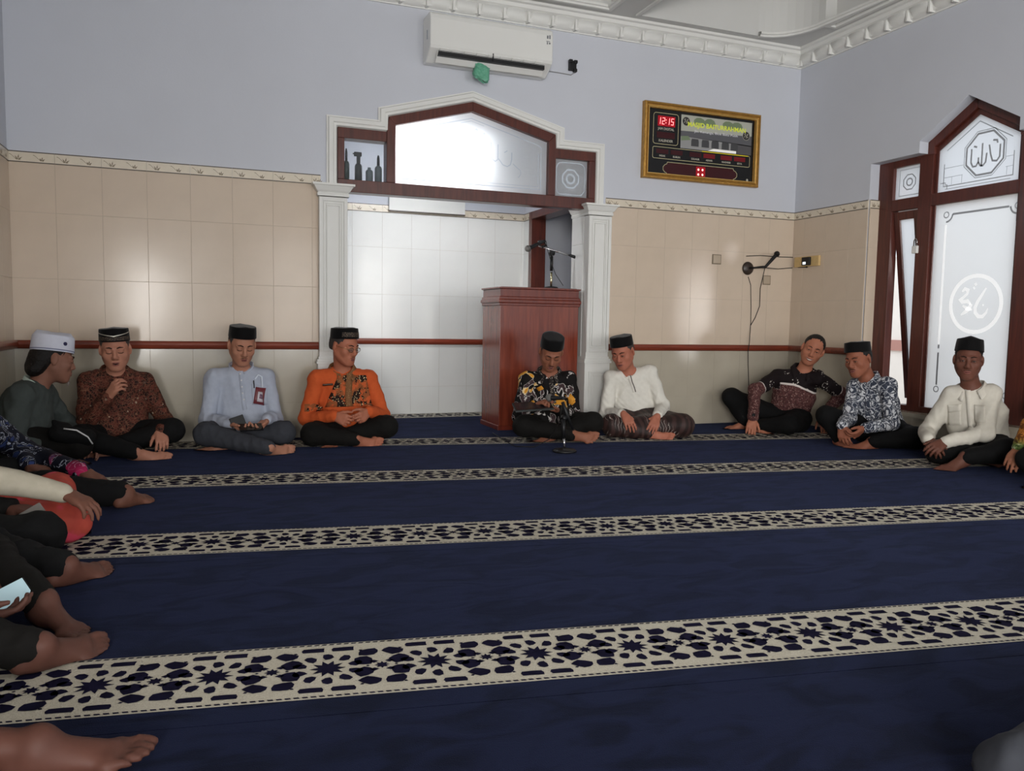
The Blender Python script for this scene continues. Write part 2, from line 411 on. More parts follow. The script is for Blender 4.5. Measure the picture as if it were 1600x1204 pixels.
# ---- pilasters of the niche
def pilaster(name, x0, x1, label, yb=.0, ret=0.0):
    e = empty(name, ((x0+x1)/2, -.03, 0), label, 'pilaster'); w = x1-x0; X0, X1 = -w/2, w/2
    f = -.03; sh = MB()
    sh.box(X0, X1, f, .03+ret, .56, 1.66)
    for (i, ww, d) in ((0, .024, .010), (.030, .012, .006), (.048, .008, .010)):
        z0, z1 = .60+i, 1.645-i; a, b = X0+i, X1-i
        sh.box(a, a+ww, f-d, f, z0, z1); sh.box(b-ww, b, f-d, f, z0, z1); sh.box(a+ww, b-ww, f-d, f, z1-ww, z1); sh.box(a+ww, b-ww, f-d, f, z0, z0+ww)
    sh.build('shaft', m_white, e, bevel=.002)
    cp = MB(); prof = [(.0, 1.655), (.010, 1.655), (.012, 1.672), (.006, 1.680), (.010, 1.684), (.018, 1.692), (.030, 1.712), (.036, 1.722), (.046, 1.724), (.046, 1.738), (.0, 1.742)]
    for (p0, z0), (p1, z1) in zip(prof[:-1], prof[1:]):
        r0 = [(X0-p0, f-p0), (X1+p0, f-p0), (X1+p0, .03+ret), (X0-p0, .03+ret)]; r1 = [(X0-p1, f-p1), (X1+p1, f-p1), (X1+p1, .03+ret), (X0-p1, .03+ret)]
        vs = [(x, y, z0) for x, y in r0] + [(x, y, z1) for x, y in r1]
        cp.add(vs, [(k, (k+1) % 4, (k+1) % 4+4, k+4) for k in range(4)])
    cp.box(X0, X1, f, .03+ret, 1.65, 1.742)
    cp.build('capital', m_white, e)
    bs = MB(); bs.box(X0-.012, X1+.012, f-.014, .03+ret, .02, .515)
    bs.box(X0-.022, X1+.022, f-.026, .03+ret, .515, .532); bs.box(X0-.016, X1+.016, f-.018, .03+ret, .532, .548); bs.box(X0-.006, X1+.006, f-.008, .03+ret, .548, .565)
    for (i, d) in ((.02, .007), (.045, .005)):
        bs.box(X0+i, X0+i+.014, f-.014-d, f-.014, .07+i, .47-i); bs.box(X1-i-.014, X1-i, f-.014-d, f-.014, .07+i, .47-i)
        bs.box(X0+i+.014, X1-i-.014, f-.014-d, f-.014, .456-i, .47-i)
    bs.box(X0-.02, X1+.02, f-.022, .03+ret, 0, .06)
    bs.build('pedestal', m_white, e, bevel=.002)
    return e
pilaster('pilaster', .703, .893, 'white fluted pilaster behind the man in the orange shirt', ret=.24)
pilaster('pilaster', 2.732, 2.925, 'white fluted pilaster behind the wooden podium', ret=.24)
# ---- stepped transom window over the niche
m_glass_tr = bpy.data.materials.new('frosted_translucent_glass'); m_glass_tr.use_nodes = True
def frosted(m, transp=0.0, tint=(1, 1, 1), emit=0.0, ecol=(1, 1, 1), gloss=.12):
    N = m.node_tree.nodes; L = m.node_tree.links
    for n in list(N):
        if n.type != 'OUTPUT_MATERIAL': N.remove(n)
    out = [n for n in N if n.type == 'OUTPUT_MATERIAL'][0]
    tr = N.new('ShaderNodeBsdfTranslucent'); tr.inputs[0].default_value = (*[.85*c for c in tint], 1)
    df = N.new('ShaderNodeBsdfDiffuse'); df.inputs[0].default_value = (*[.75*c for c in tint], 1)
    gl = N.new('ShaderNodeBsdfGlossy'); gl.inputs[1].default_value = .12; gl.inputs[0].default_value = (.9, .9, .9, 1)
    m1 = N.new('ShaderNodeMixShader'); m1.inputs[0].default_value = .72; L.new(df.outputs[0], m1.inputs[1]); L.new(tr.outputs[0], m1.inputs[2])
    cur = m1.outputs[0]
    if transp:
        tp = N.new('ShaderNodeBsdfTransparent'); tp.inputs[0].default_value = (.92, .95, .97, 1)
        mt = N.new('ShaderNodeMixShader'); mt.inputs[0].default_value = transp; L.new(cur, mt.inputs[1]); L.new(tp.outputs[0], mt.inputs[2]); cur = mt.outputs[0]
    fr = N.new('ShaderNodeFresnel'); fr.inputs[0].default_value = 1.35
    m2 = N.new('ShaderNodeMixShader'); L.new(fr.outputs[0], m2.inputs[0]); L.new(cur, m2.inputs[1]); L.new(gl.outputs[0], m2.inputs[2]); cur = m2.outputs[0]
    if emit:
        em = N.new('ShaderNodeEmission'); em.inputs[0].default_value = (*ecol, 1); em.inputs[1].default_value = emit
        ad = N.new('ShaderNodeAddShader'); L.new(cur, ad.inputs[0]); L.new(em.outputs[0], ad.inputs[1]); cur = ad.outputs[0]
    L.new(cur, out.inputs[0]); return m
frosted(m_glass_tr, 0, (.93, .97, 1.0))
def new_frosted(name, **k):
    m = bpy.data.materials.new(name); m.use_nodes = True; return frosted(m, **k)
m_glass_cl = new_frosted('lightly_frosted_glass', transp=.88, tint=(.93, .97, 1.0))
m_etch = mat('grey_etched_line', (150, 158, 168), .5, .2)
m_etch_l = mat('pale_etched_line', (196, 206, 216), .5, .2)
win1 = empty('window_1', (1.815, 0, 1.70)); win1['kind'] = 'structure'
def sub(o, parent):
    o.parent = parent; o.matrix_parent_inverse = Matrix.Translation(parent.location).inverted(); return o
fr = MB(); y0, y1 = -.018, .09
fr.box(.834, 2.80, y0, y1, 1.70, 1.785)
fr.box(.834, .88, y0, y1, 1.785, 2.062); fr.box(2.745, 2.80, y0, y1, 1.785, 2.066)
fr.box(.834, 1.172, y0, y1, 2.062, 2.132); fr.box(2.462, 2.80, y0, y1, 2.066, 2.135)
fr.prism([(1.172, 1.785), (1.235, 1.785), (1.235, 2.183), (1.188, 2.236), (1.172, 2.132)], 'y', y0-.004, y1)
fr.prism([(2.403, 1.785), (2.462, 1.785), (2.462, 2.132), (2.457, 2.236), (2.403, 2.18)], 'y', y0-.004, y1)
fr.prism([(1.188, 2.236), (1.235, 2.183), (1.80, 2.336), (1.80, 2.404)], 'y', y0-.004, y1)
fr.prism([(1.80, 2.404), (1.80, 2.336), (2.403, 2.18), (2.457, 2.236)], 'y', y0-.004, y1)
sub(fr.build('frame', m_frame, bevel=.003), win1)
def sheet(poly, axis, w):
    P = {'y': lambda u, v: (u, w, v), 'x': lambda u, v: (w, u, v)}[axis]; return MB().add([P(u, v) for u, v in poly], [tuple(range(len(poly)))])
pl = sub(sheet([(.878, 1.783), (1.174, 1.783), (1.174, 2.064), (.878, 2.064)], 'y', .022).build('pane', m_glass_cl), win1)
pc = sub(sheet([(1.233, 1.783), (2.405, 1.783), (2.405, 2.182), (1.80, 2.338), (1.233, 2.185)], 'y', .022).build('pane', m_glass_tr), win1)
pr = sub(sheet([(2.46, 1.783), (2.747, 1.783), (2.747, 2.068), (2.46, 2.068)], 'y', .022).build('pane', m_glass_tr), win1)
def line_poly(mb, pts, w, P, closed=False, m=0):
    """flat ribbon of width w along 2-D points, placed by P(u,v)"""
    k = len(pts); pts = [np.array(p, float) for p in pts]
    L = []; R_ = []
    for i in range(k):
        a = pts[i]-pts[i-1] if (i or closed) else pts[1]-pts[0]; b = pts[(i+1) % k]-pts[i] if (i < k-1 or closed) else pts[-1]-pts[-2]
        a = a/(np.linalg.norm(a)+1e-9); b = b/(np.linalg.norm(b)+1e-9); n = np.array([-(a+b)[1], (a+b)[0]]); n /= np.linalg.norm(n)+1e-9
        n = n/max(.45, abs(np.dot(n, [-b[1], b[0]])))
        ww = w if not hasattr(w, '__len__') else w[i]
        L.append(pts[i]+n*ww/2); R_.append(pts[i]-n*ww/2)
    vs = [P(*p) for p in L]+[P(*p) for p in R_]
    fs = [(i, (i+1) % k, (i+1) % k+k, i+k) for i in range(k if closed else k-1)]
    mb.add(vs, fs, m)
def ngon(c, r, n, rot=0): return [(c[0]+r*math.cos(2*math.pi*i/n+rot), c[1]+r*math.sin(2*math.pi*i/n+rot)) for i in range(n)]
Pt = lambda u, v: (u, .0185, v)
em_ = MB()
line_poly(em_, [(1.28, 2.14), (1.30, 2.16), (1.80, 2.295), (2.34, 2.15), (2.36, 2.12)], .006, Pt)
line_poly(em_, [(1.72, 2.255), (1.80, 2.277), (1.90, 2.25)], .004, Pt)
line_poly(em_, [(1.28, 1.825), (2.355, 1.825), (2.355, 2.10)], .006, Pt); line_poly(em_, [(1.30, 1.845), (2.335, 1.845), (2.335, 2.09)], .004, Pt)
for st, ww in (([(1.955, 2.14), (1.955, 2.06), (1.965, 2.02), (1.99, 2.005), (2.01, 2.02), (2.01, 2.13)], .007),
               ([(2.01, 2.03), (2.03, 2.01), (2.05, 1.985), (2.085, 1.975), (2.11, 1.99), (2.12, 2.03), (2.12, 2.08)], .007),
               ([(2.13, 2.0), (2.16, 1.975), (2.19, 1.955), (2.195, 1.93), (2.175, 1.90)], .005),
               ([(1.86, 1.99), (1.885, 2.0), (1.90, 1.985), (1.885, 1.97)], .005), ([(1.84, 1.93), (1.87, 1.925), (1.91, 1.895)], .005),
               ([(1.90, 2.09), (1.93, 2.06), (1.945, 2.03)], .005), ([(2.06, 2.075), (2.085, 2.09)], .007),
               ([(1.60, 2.10), (1.60, 1.99), (1.63, 1.96), (1.67, 1.98), (1.68, 2.08)], .007), ([(1.68, 2.0), (1.71, 1.97), (1.76, 1.97), (1.79, 2.0), (1.79, 2.11)], .007),
               ([(1.45, 1.97), (1.50, 1.94), (1.56, 1.95), (1.58, 2.0), (1.55, 2.03)], .007)):
    line_poly(em_, st, ww, Pt)
line_poly(em_, ngon((1.84, 2.215), .008, 8), .007, Pt, True); line_poly(em_, ngon((1.90, 2.195), .005, 8), .005, Pt, True)
sub(em_.build('etched_lettering', m_etch_l), win1)
er = MB(); cx, cz = 2.605, 1.925
line_poly(er, ngon((cx, cz), .072, 8, math.pi/8), .012, Pt, True); line_poly(er, ngon((cx, cz), .034, 12), .014, Pt, True)
sq = [(cx-.12, cz-.085), (cx-.105, cz-.105), (cx-.085, cz-.12), (cx+.085, cz-.12), (cx+.105, cz-.105), (cx+.12, cz-.085), (cx+.12, cz+.085), (cx+.105, cz+.105), (cx+.085, cz+.12), (cx-.085, cz+.12), (cx-.105, cz+.105), (cx-.12, cz+.085)]
line_poly(er, sq, .006, Pt, True)
sub(er.build('etched_rosette', m_etch_l), win1)
# white stepped moulding around it
MO = [(0, 0), (.010, .022), (.026, .022), (.032, .030), (.058, .030), (.066, .016), (.074, .016), (.074, 0)]
trim(MB().sweep(MO, [(.834, 0, 1.742), (.834, 0, 2.132), (1.188, 0, 2.132), (1.188, 0, 2.236), (1.80, 0, 2.404), (2.457, 0, 2.236), (2.457, 0, 2.132), (2.80, 0, 2.132), (2.80, 0, 1.742)], up=(0, -1, 0)), m_white)
# lamp of the niche, hanging behind the frosted panes
lx, ly, lz = 1.56, .15, 2.03
nl = empty('tube_lamp', (lx, ly, lz), 'glowing fluorescent tube lamp behind the frosted glass over the niche', 'lamp')
m_bulb = mat('glowing_tube_glass', (250, 252, 255), .3, emit=150.0)
MB().tube([(-.30, 0, 0), (.30, 0, 0)], .014, 12).build('tube', m_bulb, nl)
for s_ in (-1, 1): MB().box(s_*.315-.015, s_*.315+.015, -.018, .03, -.02, .03).build('end_holder', m_white, nl)
MB().box(-.33, .33, -.02, .02, .03, .055).build('batten', m_white, nl, bevel=.003)
for s_ in (-1, 1): MB().box(s_*.2-.006, s_*.2+.006, -.006, .006, .05, 3.0-lz).build('hanger', m_white, nl)
# door of the store room in the niche's right side
d1 = empty('door_1', (AX1, .65, 0)); d1['kind'] = 'structure'
df = MB()
df.box(AX1-.02, AX1+.12, .985, 1.045, 0, 1.80); df.box(AX1+.06, AX1+.12, .24, .27, 0, 1.80); df.box(AX1-.02, AX1+.12, .30, .985, 1.735, 1.80)
sub(df.build('door_frame', m_frame, bevel=.004), d1)
# tiled reveal of the opening on the podium side
for i in range(5):
    z0, z1 = ROWS[i]; link('tile', tile_mesh(.21, z1-z0, m_tile_w), wall_back, (2.736, .235, z0), (0, 0, -math.pi/2))
# white board on the niche back wall
wbx = MB(); wbx.box(1.443, 2.12, AY-.035, AY-.012, 1.755, 2.25); 
wbo = empty('notice_board', (1.78, AY-.012, 1.755), 'blank white board on the back wall of the lit niche', 'board')
sub(wbx.build('panel', m_white, bevel=.003), wbo)
sub(MB().box(1.443, 2.12, AY-.04, AY-.012, 1.748, 1.757).build('lower_edge', m_line), wbo)
# ------------------------------------------------------------------ big window of the right wall
win2 = empty('window_2', (4.82, -1.645, .22)); win2['kind'] = 'structure'
FX0, FX1 = 4.815, 4.885
wf = MB()
YC = -1.645
def mir(y): return 2*YC-y
def ybox(ya, yb, z0, z1, both=True, x0=FX0, x1=FX1):
    wf.box(x0, x1, min(ya, yb), max(ya, yb), z0, z1)
    if both: wf.box(x0, x1, min(mir(ya), mir(yb)), max(mir(ya), mir(yb)), z0, z1)
ybox(-.825, -.965, .22, 2.09); ybox(-1.20, -1.315, .22, 2.15)
ybox(-.965, -1.20, .22, .262); ybox(-.965, -1.20, 1.70, 1.785); ybox(-.965, -1.20, 2.02, 2.09)
ybox(-1.315, mir(-1.315), .22, .262, False); ybox(-1.315, mir(-1.315), 1.70, 1.785, False)
for s_ in (1, -1):
    q = lambda y: y if s_ == 1 else mir(y)
    wf.prism([(q(-1.16), 2.105), (q(-1.16), 2.26), (q(-1.24), 2.26), (q(-1.645), 2.47), (q(-1.645), 2.305), (q(-1.315), 2.105), (q(-1.20), 2.105)], 'x', FX0-.004, FX1)
    wf.box(FX0-.006, FX1, min(q(-1.18), q(-1.325)), max(q(-1.18), q(-1.325)), 2.06, 2.165)
sub(wf.build('frame', m_frame, bevel=.004), win2)
wi = MB()      # inner glazing beads, one step back
for (a, b, c, d) in ((-1.315, -1.335, .262, 1.70), (mir(-1.335), mir(-1.315), .262, 1.70)): wi.box(FX0+.02, FX1, min(a, b), max(a, b), c, d)
wi.prism([(-1.315, 1.785), (-1.34, 1.785), (-1.34, 2.08), (-1.645, 2.265), (mir(-1.34), 2.08), (mir(-1.34), 1.785), (mir(-1.315), 1.785), (mir(-1.315), 2.105), (-1.645, 2.305), (-1.315, 2.105)], 'x', FX0+.02, FX1)
sub(wi.build('glazing_bead', m_frame), win2)
m_pane_day = new_frosted('daylit_frosted_glass', tint=(.97, .975, .98))
m_pane_day2 = new_frosted('daylit_frosted_glass_upper', tint=(.86, .885, .92))
m_clear = new_frosted('daylit_clear_band', tint=(1, 1, 1), emit=.35, ecol=(1, 1, .99))
GX = 4.845
def ypane(name, poly, m): return sub(sheet(poly, 'x', GX).build(name, m), win2)
ypane('pane', [(-1.33, .25), (mir(-1.33), .25), (mir(-1.33), 1.71), (-1.33, 1.71)], m_pane_day)
ypane('pane', [(-1.335, 1.78), (mir(-1.335), 1.78), (mir(-1.335), 2.085), (YC, 2.27), (-1.335, 2.085)], m_pane_day2)
ypane('pane', [(-.96, 1.78), (-1.205, 1.78), (-1.205, 2.03), (-.96, 2.03)], m_pane_day2)
ypane('pane', [(mir(-.96), 1.78), (mir(-1.205), 1.78), (mir(-1.205), 2.03), (mir(-.96), 2.03)], m_pane_day2)
Py = lambda u, v: (GX-.0015, u, v)
g1 = MB(); g2 = MB(); g3 = MB()
# border of the tall pane: bright clear bands with darker ends, corner roundels
yl, yr, zt, zb = -1.425, -1.955, 1.625, .40
line_poly(g2, [(yl, zt-.07), (yl, .72)], .016, Py); line_poly(g2, [(yr, zt-.10), (yr, .76)], .016, Py)
line_poly(g1, [(yl-.05, zt), (yr+.06, zt)], .014, Py); line_poly(g1, [(yl, .66), (yl, zb+.03)], .014, Py); line_poly(g1, [(yl, .715), (yl, .69)], .014, Py)
line_poly(g1, [(yr, zt-.05), (yr, zt-.10)], .016, Py); line_poly(g1, [(yr, .74), (yr, zb+.03)], .012, Py)
for (a, b, sa, sb) in ((yl, zt, -1, -1), (yr, zt, 1, -1), (yl, zb, -1, 1), (yr, zb, 1, 1)):
    line_poly(g1, ngon((a, b), .020, 14), .007, Py, True)
    if sb < 0: line_poly(g1, [(a+sa*.05*math.cos(t)*1.0, b+sb*.05*math.sin(t)) for t in np.linspace(0, math.pi/2, 8)], .012, Py)
cc = (-1.694, 1.0)
line_poly(g2, ngon(cc, .190, 40), .026, Py, True)
S = lambda pts: [(cc[0]-u, cc[1]+v) for u, v in pts]      # drawn as seen from the room
for pts, ww in (([(-.105, .085), (-.085, .105), (-.06, .095), (-.065, .07), (-.095, .045), (-.115, .03), (-.10, .015), (-.06, .02), (-.035, .0)], [.012, .02, .022, .016, .018, .022, .024, .026, .012]),
                ([(-.03, .0), (-.045, -.03), (-.075, -.055), (-.105, -.075)], [.02, .03, .026, .008]), ([(-.095, -.01), (-.06, -.03), (-.02, -.04)], [.012, .022, .012]),
                ([(.075, .105), (.05, .065), (.02, .02), (.0, -.025), (.005, -.06), (.03, -.085), (.06, -.085), (.085, -.06), (.095, -.03)], [.010, .018, .022, .022, .022, .024, .022, .014, .006]),
                ([(-.01, .14), (.0, .125)], .016), ([(.055, -.01), (.065, -.008)], .012), ([(-.02, .115), (-.01, .10)], .012)):
    line_poly(g2, S(pts), ww, Py)
# upper pane: octagon with lettering, double border with stepped corners, faint blocks
oc = (-1.694, 2.0)
line_poly(g1, ngon(oc, .148, 8, math.pi/8), .013, Py, True)
line_poly(g3, ngon(oc, .165, 8, math.pi/8), .005, Py, True)
O = lambda pts: [(oc[0]-u, oc[1]+v) for u, v in pts]
for pts in ([(-.10, .045), (-.10, -.045), (-.085, -.075), (-.06, -.075), (-.045, -.05), (-.045, -.02)], [(-.045, -.05), (-.03, -.075), (-.01, -.08), (.01, -.06), (.015, .0)], [(-.02, .07), (-.02, -.085)],
            [(.03, .05), (.045, -.02), (.06, -.06), (.09, -.065), (.11, -.04), (.11, .04)], [(.055, .075), (.085, .07), (.09, .05)], [(-.085, .06), (-.06, .05)]):
    line_poly(g1, O(pts), .012, Py)
line_poly(g1, [(-1.385, 1.98), (-1.385, 1.825), (-1.905, 1.825), (-1.905, 1.98)], .006, Py)
line_poly(g1, [(-1.40, 1.805), (-1.89, 1.805)], .004, Py); line_poly(g1, [(-1.36, 1.85), (-1.40, 1.85), (-1.40, 1.835), (-1.415, 1.835), (-1.415, 1.805)], .005, Py)
line_poly(g3, [(-1.40, 2.07), (-1.645, 2.22), (-1.89, 2.07)], .006, Py)
for z_ in (1.885, 1.95): line_poly(g3, [(-1.385, z_), (-1.535, z_)], .003, Py); line_poly(g3, [(-1.85, z_), (-1.905, z_)], .003, Py)
for y_ in (-1.45, -1.53, -1.86): line_poly(g3, [(y_, 1.83), (y_, 1.885)], .003, Py)
# side pane rosette
for yc_ in (-1.09, mir(-1.09)):
    line_poly(g1, ngon((yc_, 1.905), .058, 8, math.pi/8), .008, Py, True); line_poly(g1, ngon((yc_, 1.905), .026, 12), .010, Py, True)
    line_poly(g3, [(yc_-.09, 1.81), (yc_+.09, 1.81), (yc_+.09, 2.0), (yc_-.09, 2.0)], .005, Py, True)
m_et = mat('grey_clear_glass_line', (166, 170, 176), .4, .3)
m_et3 = mat('faint_etched_line', (170, 176, 182), .5, .3)
sub(g1.build('etched_lines', m_et), win2); sub(g2.build('etched_emblem', m_clear), win2); sub(g3.build('etched_faint_lines', m_et3), win2)
# top-hung side sash, swung out at the foot
sash = empty('sash', (4.85, 0, 1.695)); sash.parent = win2; sash.matrix_parent_inverse = Matrix.Translation(win2.location).inverted()
sash.rotation_euler = (0, math.radians(-8.5), 0)
sm = MB(); a, b = -.972, -1.193
sm.box(-.018, .018, b, b+.045, -1.42, 0); sm.box(-.018, .018, a-.045, a, -1.42, 0); sm.box(-.018, .018, b+.045, a-.045, -.06, 0); sm.box(-.018, .018, b+.045, a-.045, -1.42, -1.35)
so = sm.build('sash_frame', m_frame, sash, bevel=.003)
sheet([(b+.04, -1.36), (a-.04, -1.36), (a-.04, -.05), (b+.04, -.05)], 'x', 0).build('sash_pane', m_pane_day2, sash)
# second sash of the far side light, closed
sm2 = MB(); a, b = mir(-1.193), mir(-.972)
sm2.box(4.83, 4.866, b, b+.045, .27, 1.69); sm2.box(4.83, 4.866, a-.045, a, .27, 1.69); sm2.box(4.83, 4.866, b+.045, a-.045, 1.63, 1.69); sm2.box(4.83, 4.866, b+.045, a-.045, .27, .34); sub(sm2.build('sash_frame', m_frame), win2)
sub(sheet([(b+.04, .33), (a-.04, .33), (a-.04, 1.64), (b+.04, 1.64)], 'x', 4.848).build('sash_pane', m_pane_day2), win2)
# window sill
trim(MB().box(4.70, 4.93, -2.46, -.838, .19, .221), m_tile_lo)
pk = px3(1430, 386, x=4.80)
pl_ = empty('window_latch', tuple(pk), 'small white metal latch hanging on the brown window post', 'latch')
MB().box(-.012, .012, -.022, .022, -.045, .01).build('latch_body', m_white, pl_, bevel=.004)
MB().tube([(0, -.014, .01), (0, -.014, .045), (0, -.006, .06), (0, .006, .06), (0, .014, .045), (0, .014, .01)], .004, 6).build('shackle', m_steel, pl_)
# plain panes of the other right-wall windows, and what lies outside
for k, yc in enumerate((-4.4, -7.4)):
    w_ = empty('window_%d' % (3+k), (XR+.15, yc, .3)); w_['kind'] = 'structure'
    f_ = MB()
    for (a, b, c, d) in ((-.75, -.68, .3, 2.2), (.68, .75, .3, 2.2), (-.05, .05, .3, 2.2), (-.68, .68, .3, .37), (-.68, .68, 2.13, 2.2)): f_.box(XR+.10, XR+.17, yc+a, yc+b, c, d)
    sub(f_.build('frame', m_frame), w_)
gnd = MB(); gnd.box(XR+.26, XR+9, -14, 6, -.2, -.12)
struct('ground_outside', gnd, mat('pale_concrete_yard', (176, 170, 160), .9, var=.05, vscale=1.0))
yw = MB(); yw.box(XR+3.2, XR+3.35, -12, 5, -.12, 1.7)
yo = struct('wall_yard', yw, mat('cream_yard_wall', (232, 222, 212), .8, var=.03))
MB().box(XR+3.17, XR+3.2, -12, 5, .55, .68).build('wall_band', mat('faded_red_wall_band', (176, 128, 116), .8), yo)

# ------------------------------------------------------------------ carpet
SL = -0.1505; CA = math.atan(SL)
U2 = np.array([math.cos(CA), math.sin(CA)]); V2 = np.array([-math.sin(CA), math.cos(CA)])
t = NT('navy_velvet_pile', 0.95, 0.05)
mp = t.N.new('ShaderNodeMapping'); mp.inputs['Scale'].default_value = (1.0, 2.2, 1.0); t.L.new(t.tc, mp.inputs['Vector'])
big = t.noise(4.5, 5, vec=mp.outputs[0], dist=1.1); fine = t.noise(420, 2)
blot = t.math('MULTIPLY', t.step(big, .40, .56), 1.0)
c1 = t.mix(blot, (3, 4, 11), (19, 23, 44))
c2 = t.mix(t.step(fine, .3, .7), (4, 5, 12), c1)
t.b.inputs['Sheen Weight'].default_value = .22; t.b.inputs['Sheen Roughness'].default_value = .5
t.b.inputs['Sheen Tint'].default_value = (*lin((110, 122, 170)), 1)
t.bump(t.math('ADD', t.math('MULTIPLY', fine, .5), big), .5, .006)
m_navy = t.done(t.mix(.35, c1, c2))
t = NT('cream_pile', 0.95, 0.05)
nz = t.noise(260, 2); m_cream = (t.bump(nz, .5, .004), t.done(t.mix(nz, (176, 168, 150), (214, 208, 192))))[1]
m_motif = mat('dark_navy_motif_pile', (24, 22, 44), .95, .05, var=.3, vscale=30)
room_poly = [(XL, YB), (XR, YB), (XR, -.009), (XL, -.009)]
def clip(poly, inside, inter):
    out = []
    for i in range(len(poly)):
        a, b = poly[i-1], poly[i]; ia, ib = inside(a), inside(b)
        if ia != ib: out.append(inter(a, b))
        if ib: out.append(b)
    return out
def clip_rect(poly, x0, x1, y0, y1):
    for ax, v, sg in ((0, x0, 1), (0, x1, -1), (1, y0, 1), (1, y1, -1)):
        poly = clip(poly, lambda p: (p[ax]-v)*sg >= -1e-9, lambda a, b: tuple(np.array(a)+(np.array(b)-np.array(a))*((v-a[ax])/(b[ax]-a[ax]))))
        if not poly: return []
    return poly
def strip(v0, v1):
    """band between y0 = v0 and v1 (measured where x = 0), clipped to the room"""
    q = [(-3, v0+SL*-3), (8, v0+SL*8), (8, v1+SL*8), (-3, v1+SL*-3)]
    return clip_rect(q, XL+.009, XR-.009, YB, -.009)
def blob(c, rx, ry, ang=0, n=9, notch=.16, seed=0):
    rr = random.Random(seed); out = []
    for i in range(n):
        a = 2*math.pi*i/n; k = 1+(notch if i % 2 else -notch)*rr.uniform(.3, 1)
        x, y = rx*math.cos(a)*k, ry*math.sin(a)*k
        out.append((c[0]+x*math.cos(ang)-y*math.sin(ang), c[1]+x*math.sin(ang)+y*math.cos(ang)))
    return out
def star(c, r, n=10, k=.55): return [(c[0]+(r if i % 2 == 0 else r*k)*math.cos(math.pi*i/n), c[1]+(r if i % 2 == 0 else r*k)*math.sin(math.pi*i/n)) for i in range(2*n)]
PER, BW = .2547, .272
def motif():
    """polygons of one repeat, u in [-PER/2, PER/2], v in [-.5, .5] of the band width"""
    out = []; w = BW
    out.append(star((0, 0), .043)); hb = .5*PER
    for i in range(10):
        a = 2*math.pi*(i+.5)/10; out.append(blob((.069*math.cos(a), .066*math.sin(a)), .0185, .0135, a, 7, .14, i))
    for s1 in (1, -1):
        for s2 in (1, -1):
            out.append(blob((s1*.090 if False else s1*.0845, s2*.031), .0235, .0262, s1*s2*.5, 9, .10, 3+s1))
            out.append(blob((s1*.036, s2*.108), .031, .0135, 0, 8, .22, 5+s2))
            out.append(blob((hb-s1*.030 if s1 > 0 else -hb+.030, s2*.079), .0275, .0205, s1*s2*.35, 9, .12, 9+s1))
            out.append(blob((s1*(hb-.019), s2*.022), .0115, .0085, 0, 4, .0, 2))
            out.append(blob((s1*.078, s2*.094), .006, .004, .5*s1, 4, 0, 1))
        out.append(blob((s1*(hb-.034), 0), .005, .004, 0, 4, 0, 1))
    out.append(star((hb, 0), .019, 8, .55)); 
    return out
MOT = motif()
def band(parent, v_top, uv=None, clipr=(XL+.009, XR-.009, YB, -.009), ang=None, org=None):
    """cream band with its woven motif, centre line through (0, v)"""
    sl, u2, v2 = (SL, U2, V2) if ang is None else (0.0, np.array([1.0, 0]), np.array([0, 1.0]))
    cosv = u2[0]; hw = BW/2+.012; vc = v_top-(hw)/cosv
    o = np.array([0.0, vc]) if org is None else np.array(org, float)
    L = 6.6; base = [tuple(o+u2*a+v2*b) for a, b in ((-2.5, -hw), (L, -hw), (L, hw), (-2.5, hw))]
    base = clip_rect(base, *clipr)
    mb = MB(); mb.add([(x, y, .0012) for x, y in base], [tuple(range(len(base)))], 0)
    def put(poly, z):
        P = [tuple(o+u2*a+v2*b) for a, b in poly]
        P = clip_rect(P, *clipr)
        if len(P) >= 3: mb.add([(x, y, z) for x, y in P], [tuple(range(len(P)))], 1)
    k0 = int(-2.2/PER)
    for k in range(k0, int(L/PER)+1):
        cx = k*PER; pt = o+u2*cx
        if not (clipr[0]-.3 < pt[0] < clipr[1]+.3): continue
        for poly in MOT: put([(a+cx, b) for a, b in poly], .0022)
        for s2 in (1, -1):
            for j in range(14):
                a = cx-PER/2+PER*j/14; put([(a, s2*(BW/2+.001)), (a+.012, s2*(BW/2+.001)), (a+.015, s2*(BW/2+.007)), (a+.003, s2*(BW/2+.007))], .0022)
    bo = mb.build('patterned_band', [m_cream, m_motif], parent)
    return bo
tops = [-.045, -1.235, -2.412, -3.588, -4.765, -5.942]
NM = ['nearest the back wall', 'second from the back wall', 'third from the back wall', 'across the middle foreground', 'closest to the camera', 'under the photographer']
for i, tp_ in enumerate(tops):
    front = tp_-.30-.075; back = tops[i-1]-.30-.077 if i else .9
    if i == len(tops)-1: front = -11.5
    poly = strip(front, back)
    mb = MB(); mb.prism(poly, 'z', -.011, 0.0)
    co = mb.build('carpet', m_navy)
    tag(co, 'navy velvet prayer carpet strip with a cream band, ' + NM[i], 'carpet', 'prayer carpet strips')
    band(co, tp_)
nc = MB(); nc.box(AX0, 2.69, -.009, AY-.012, -.011, 0.0); nco = nc.build('carpet', m_navy)
tag(nco, 'navy carpet piece with a cream band inside the lit niche', 'carpet', 'prayer carpet strips')
band(nco, 0, clipr=(AX0+.01, 2.66, .3, AY-.014), ang=0, org=(0, AY-.15))

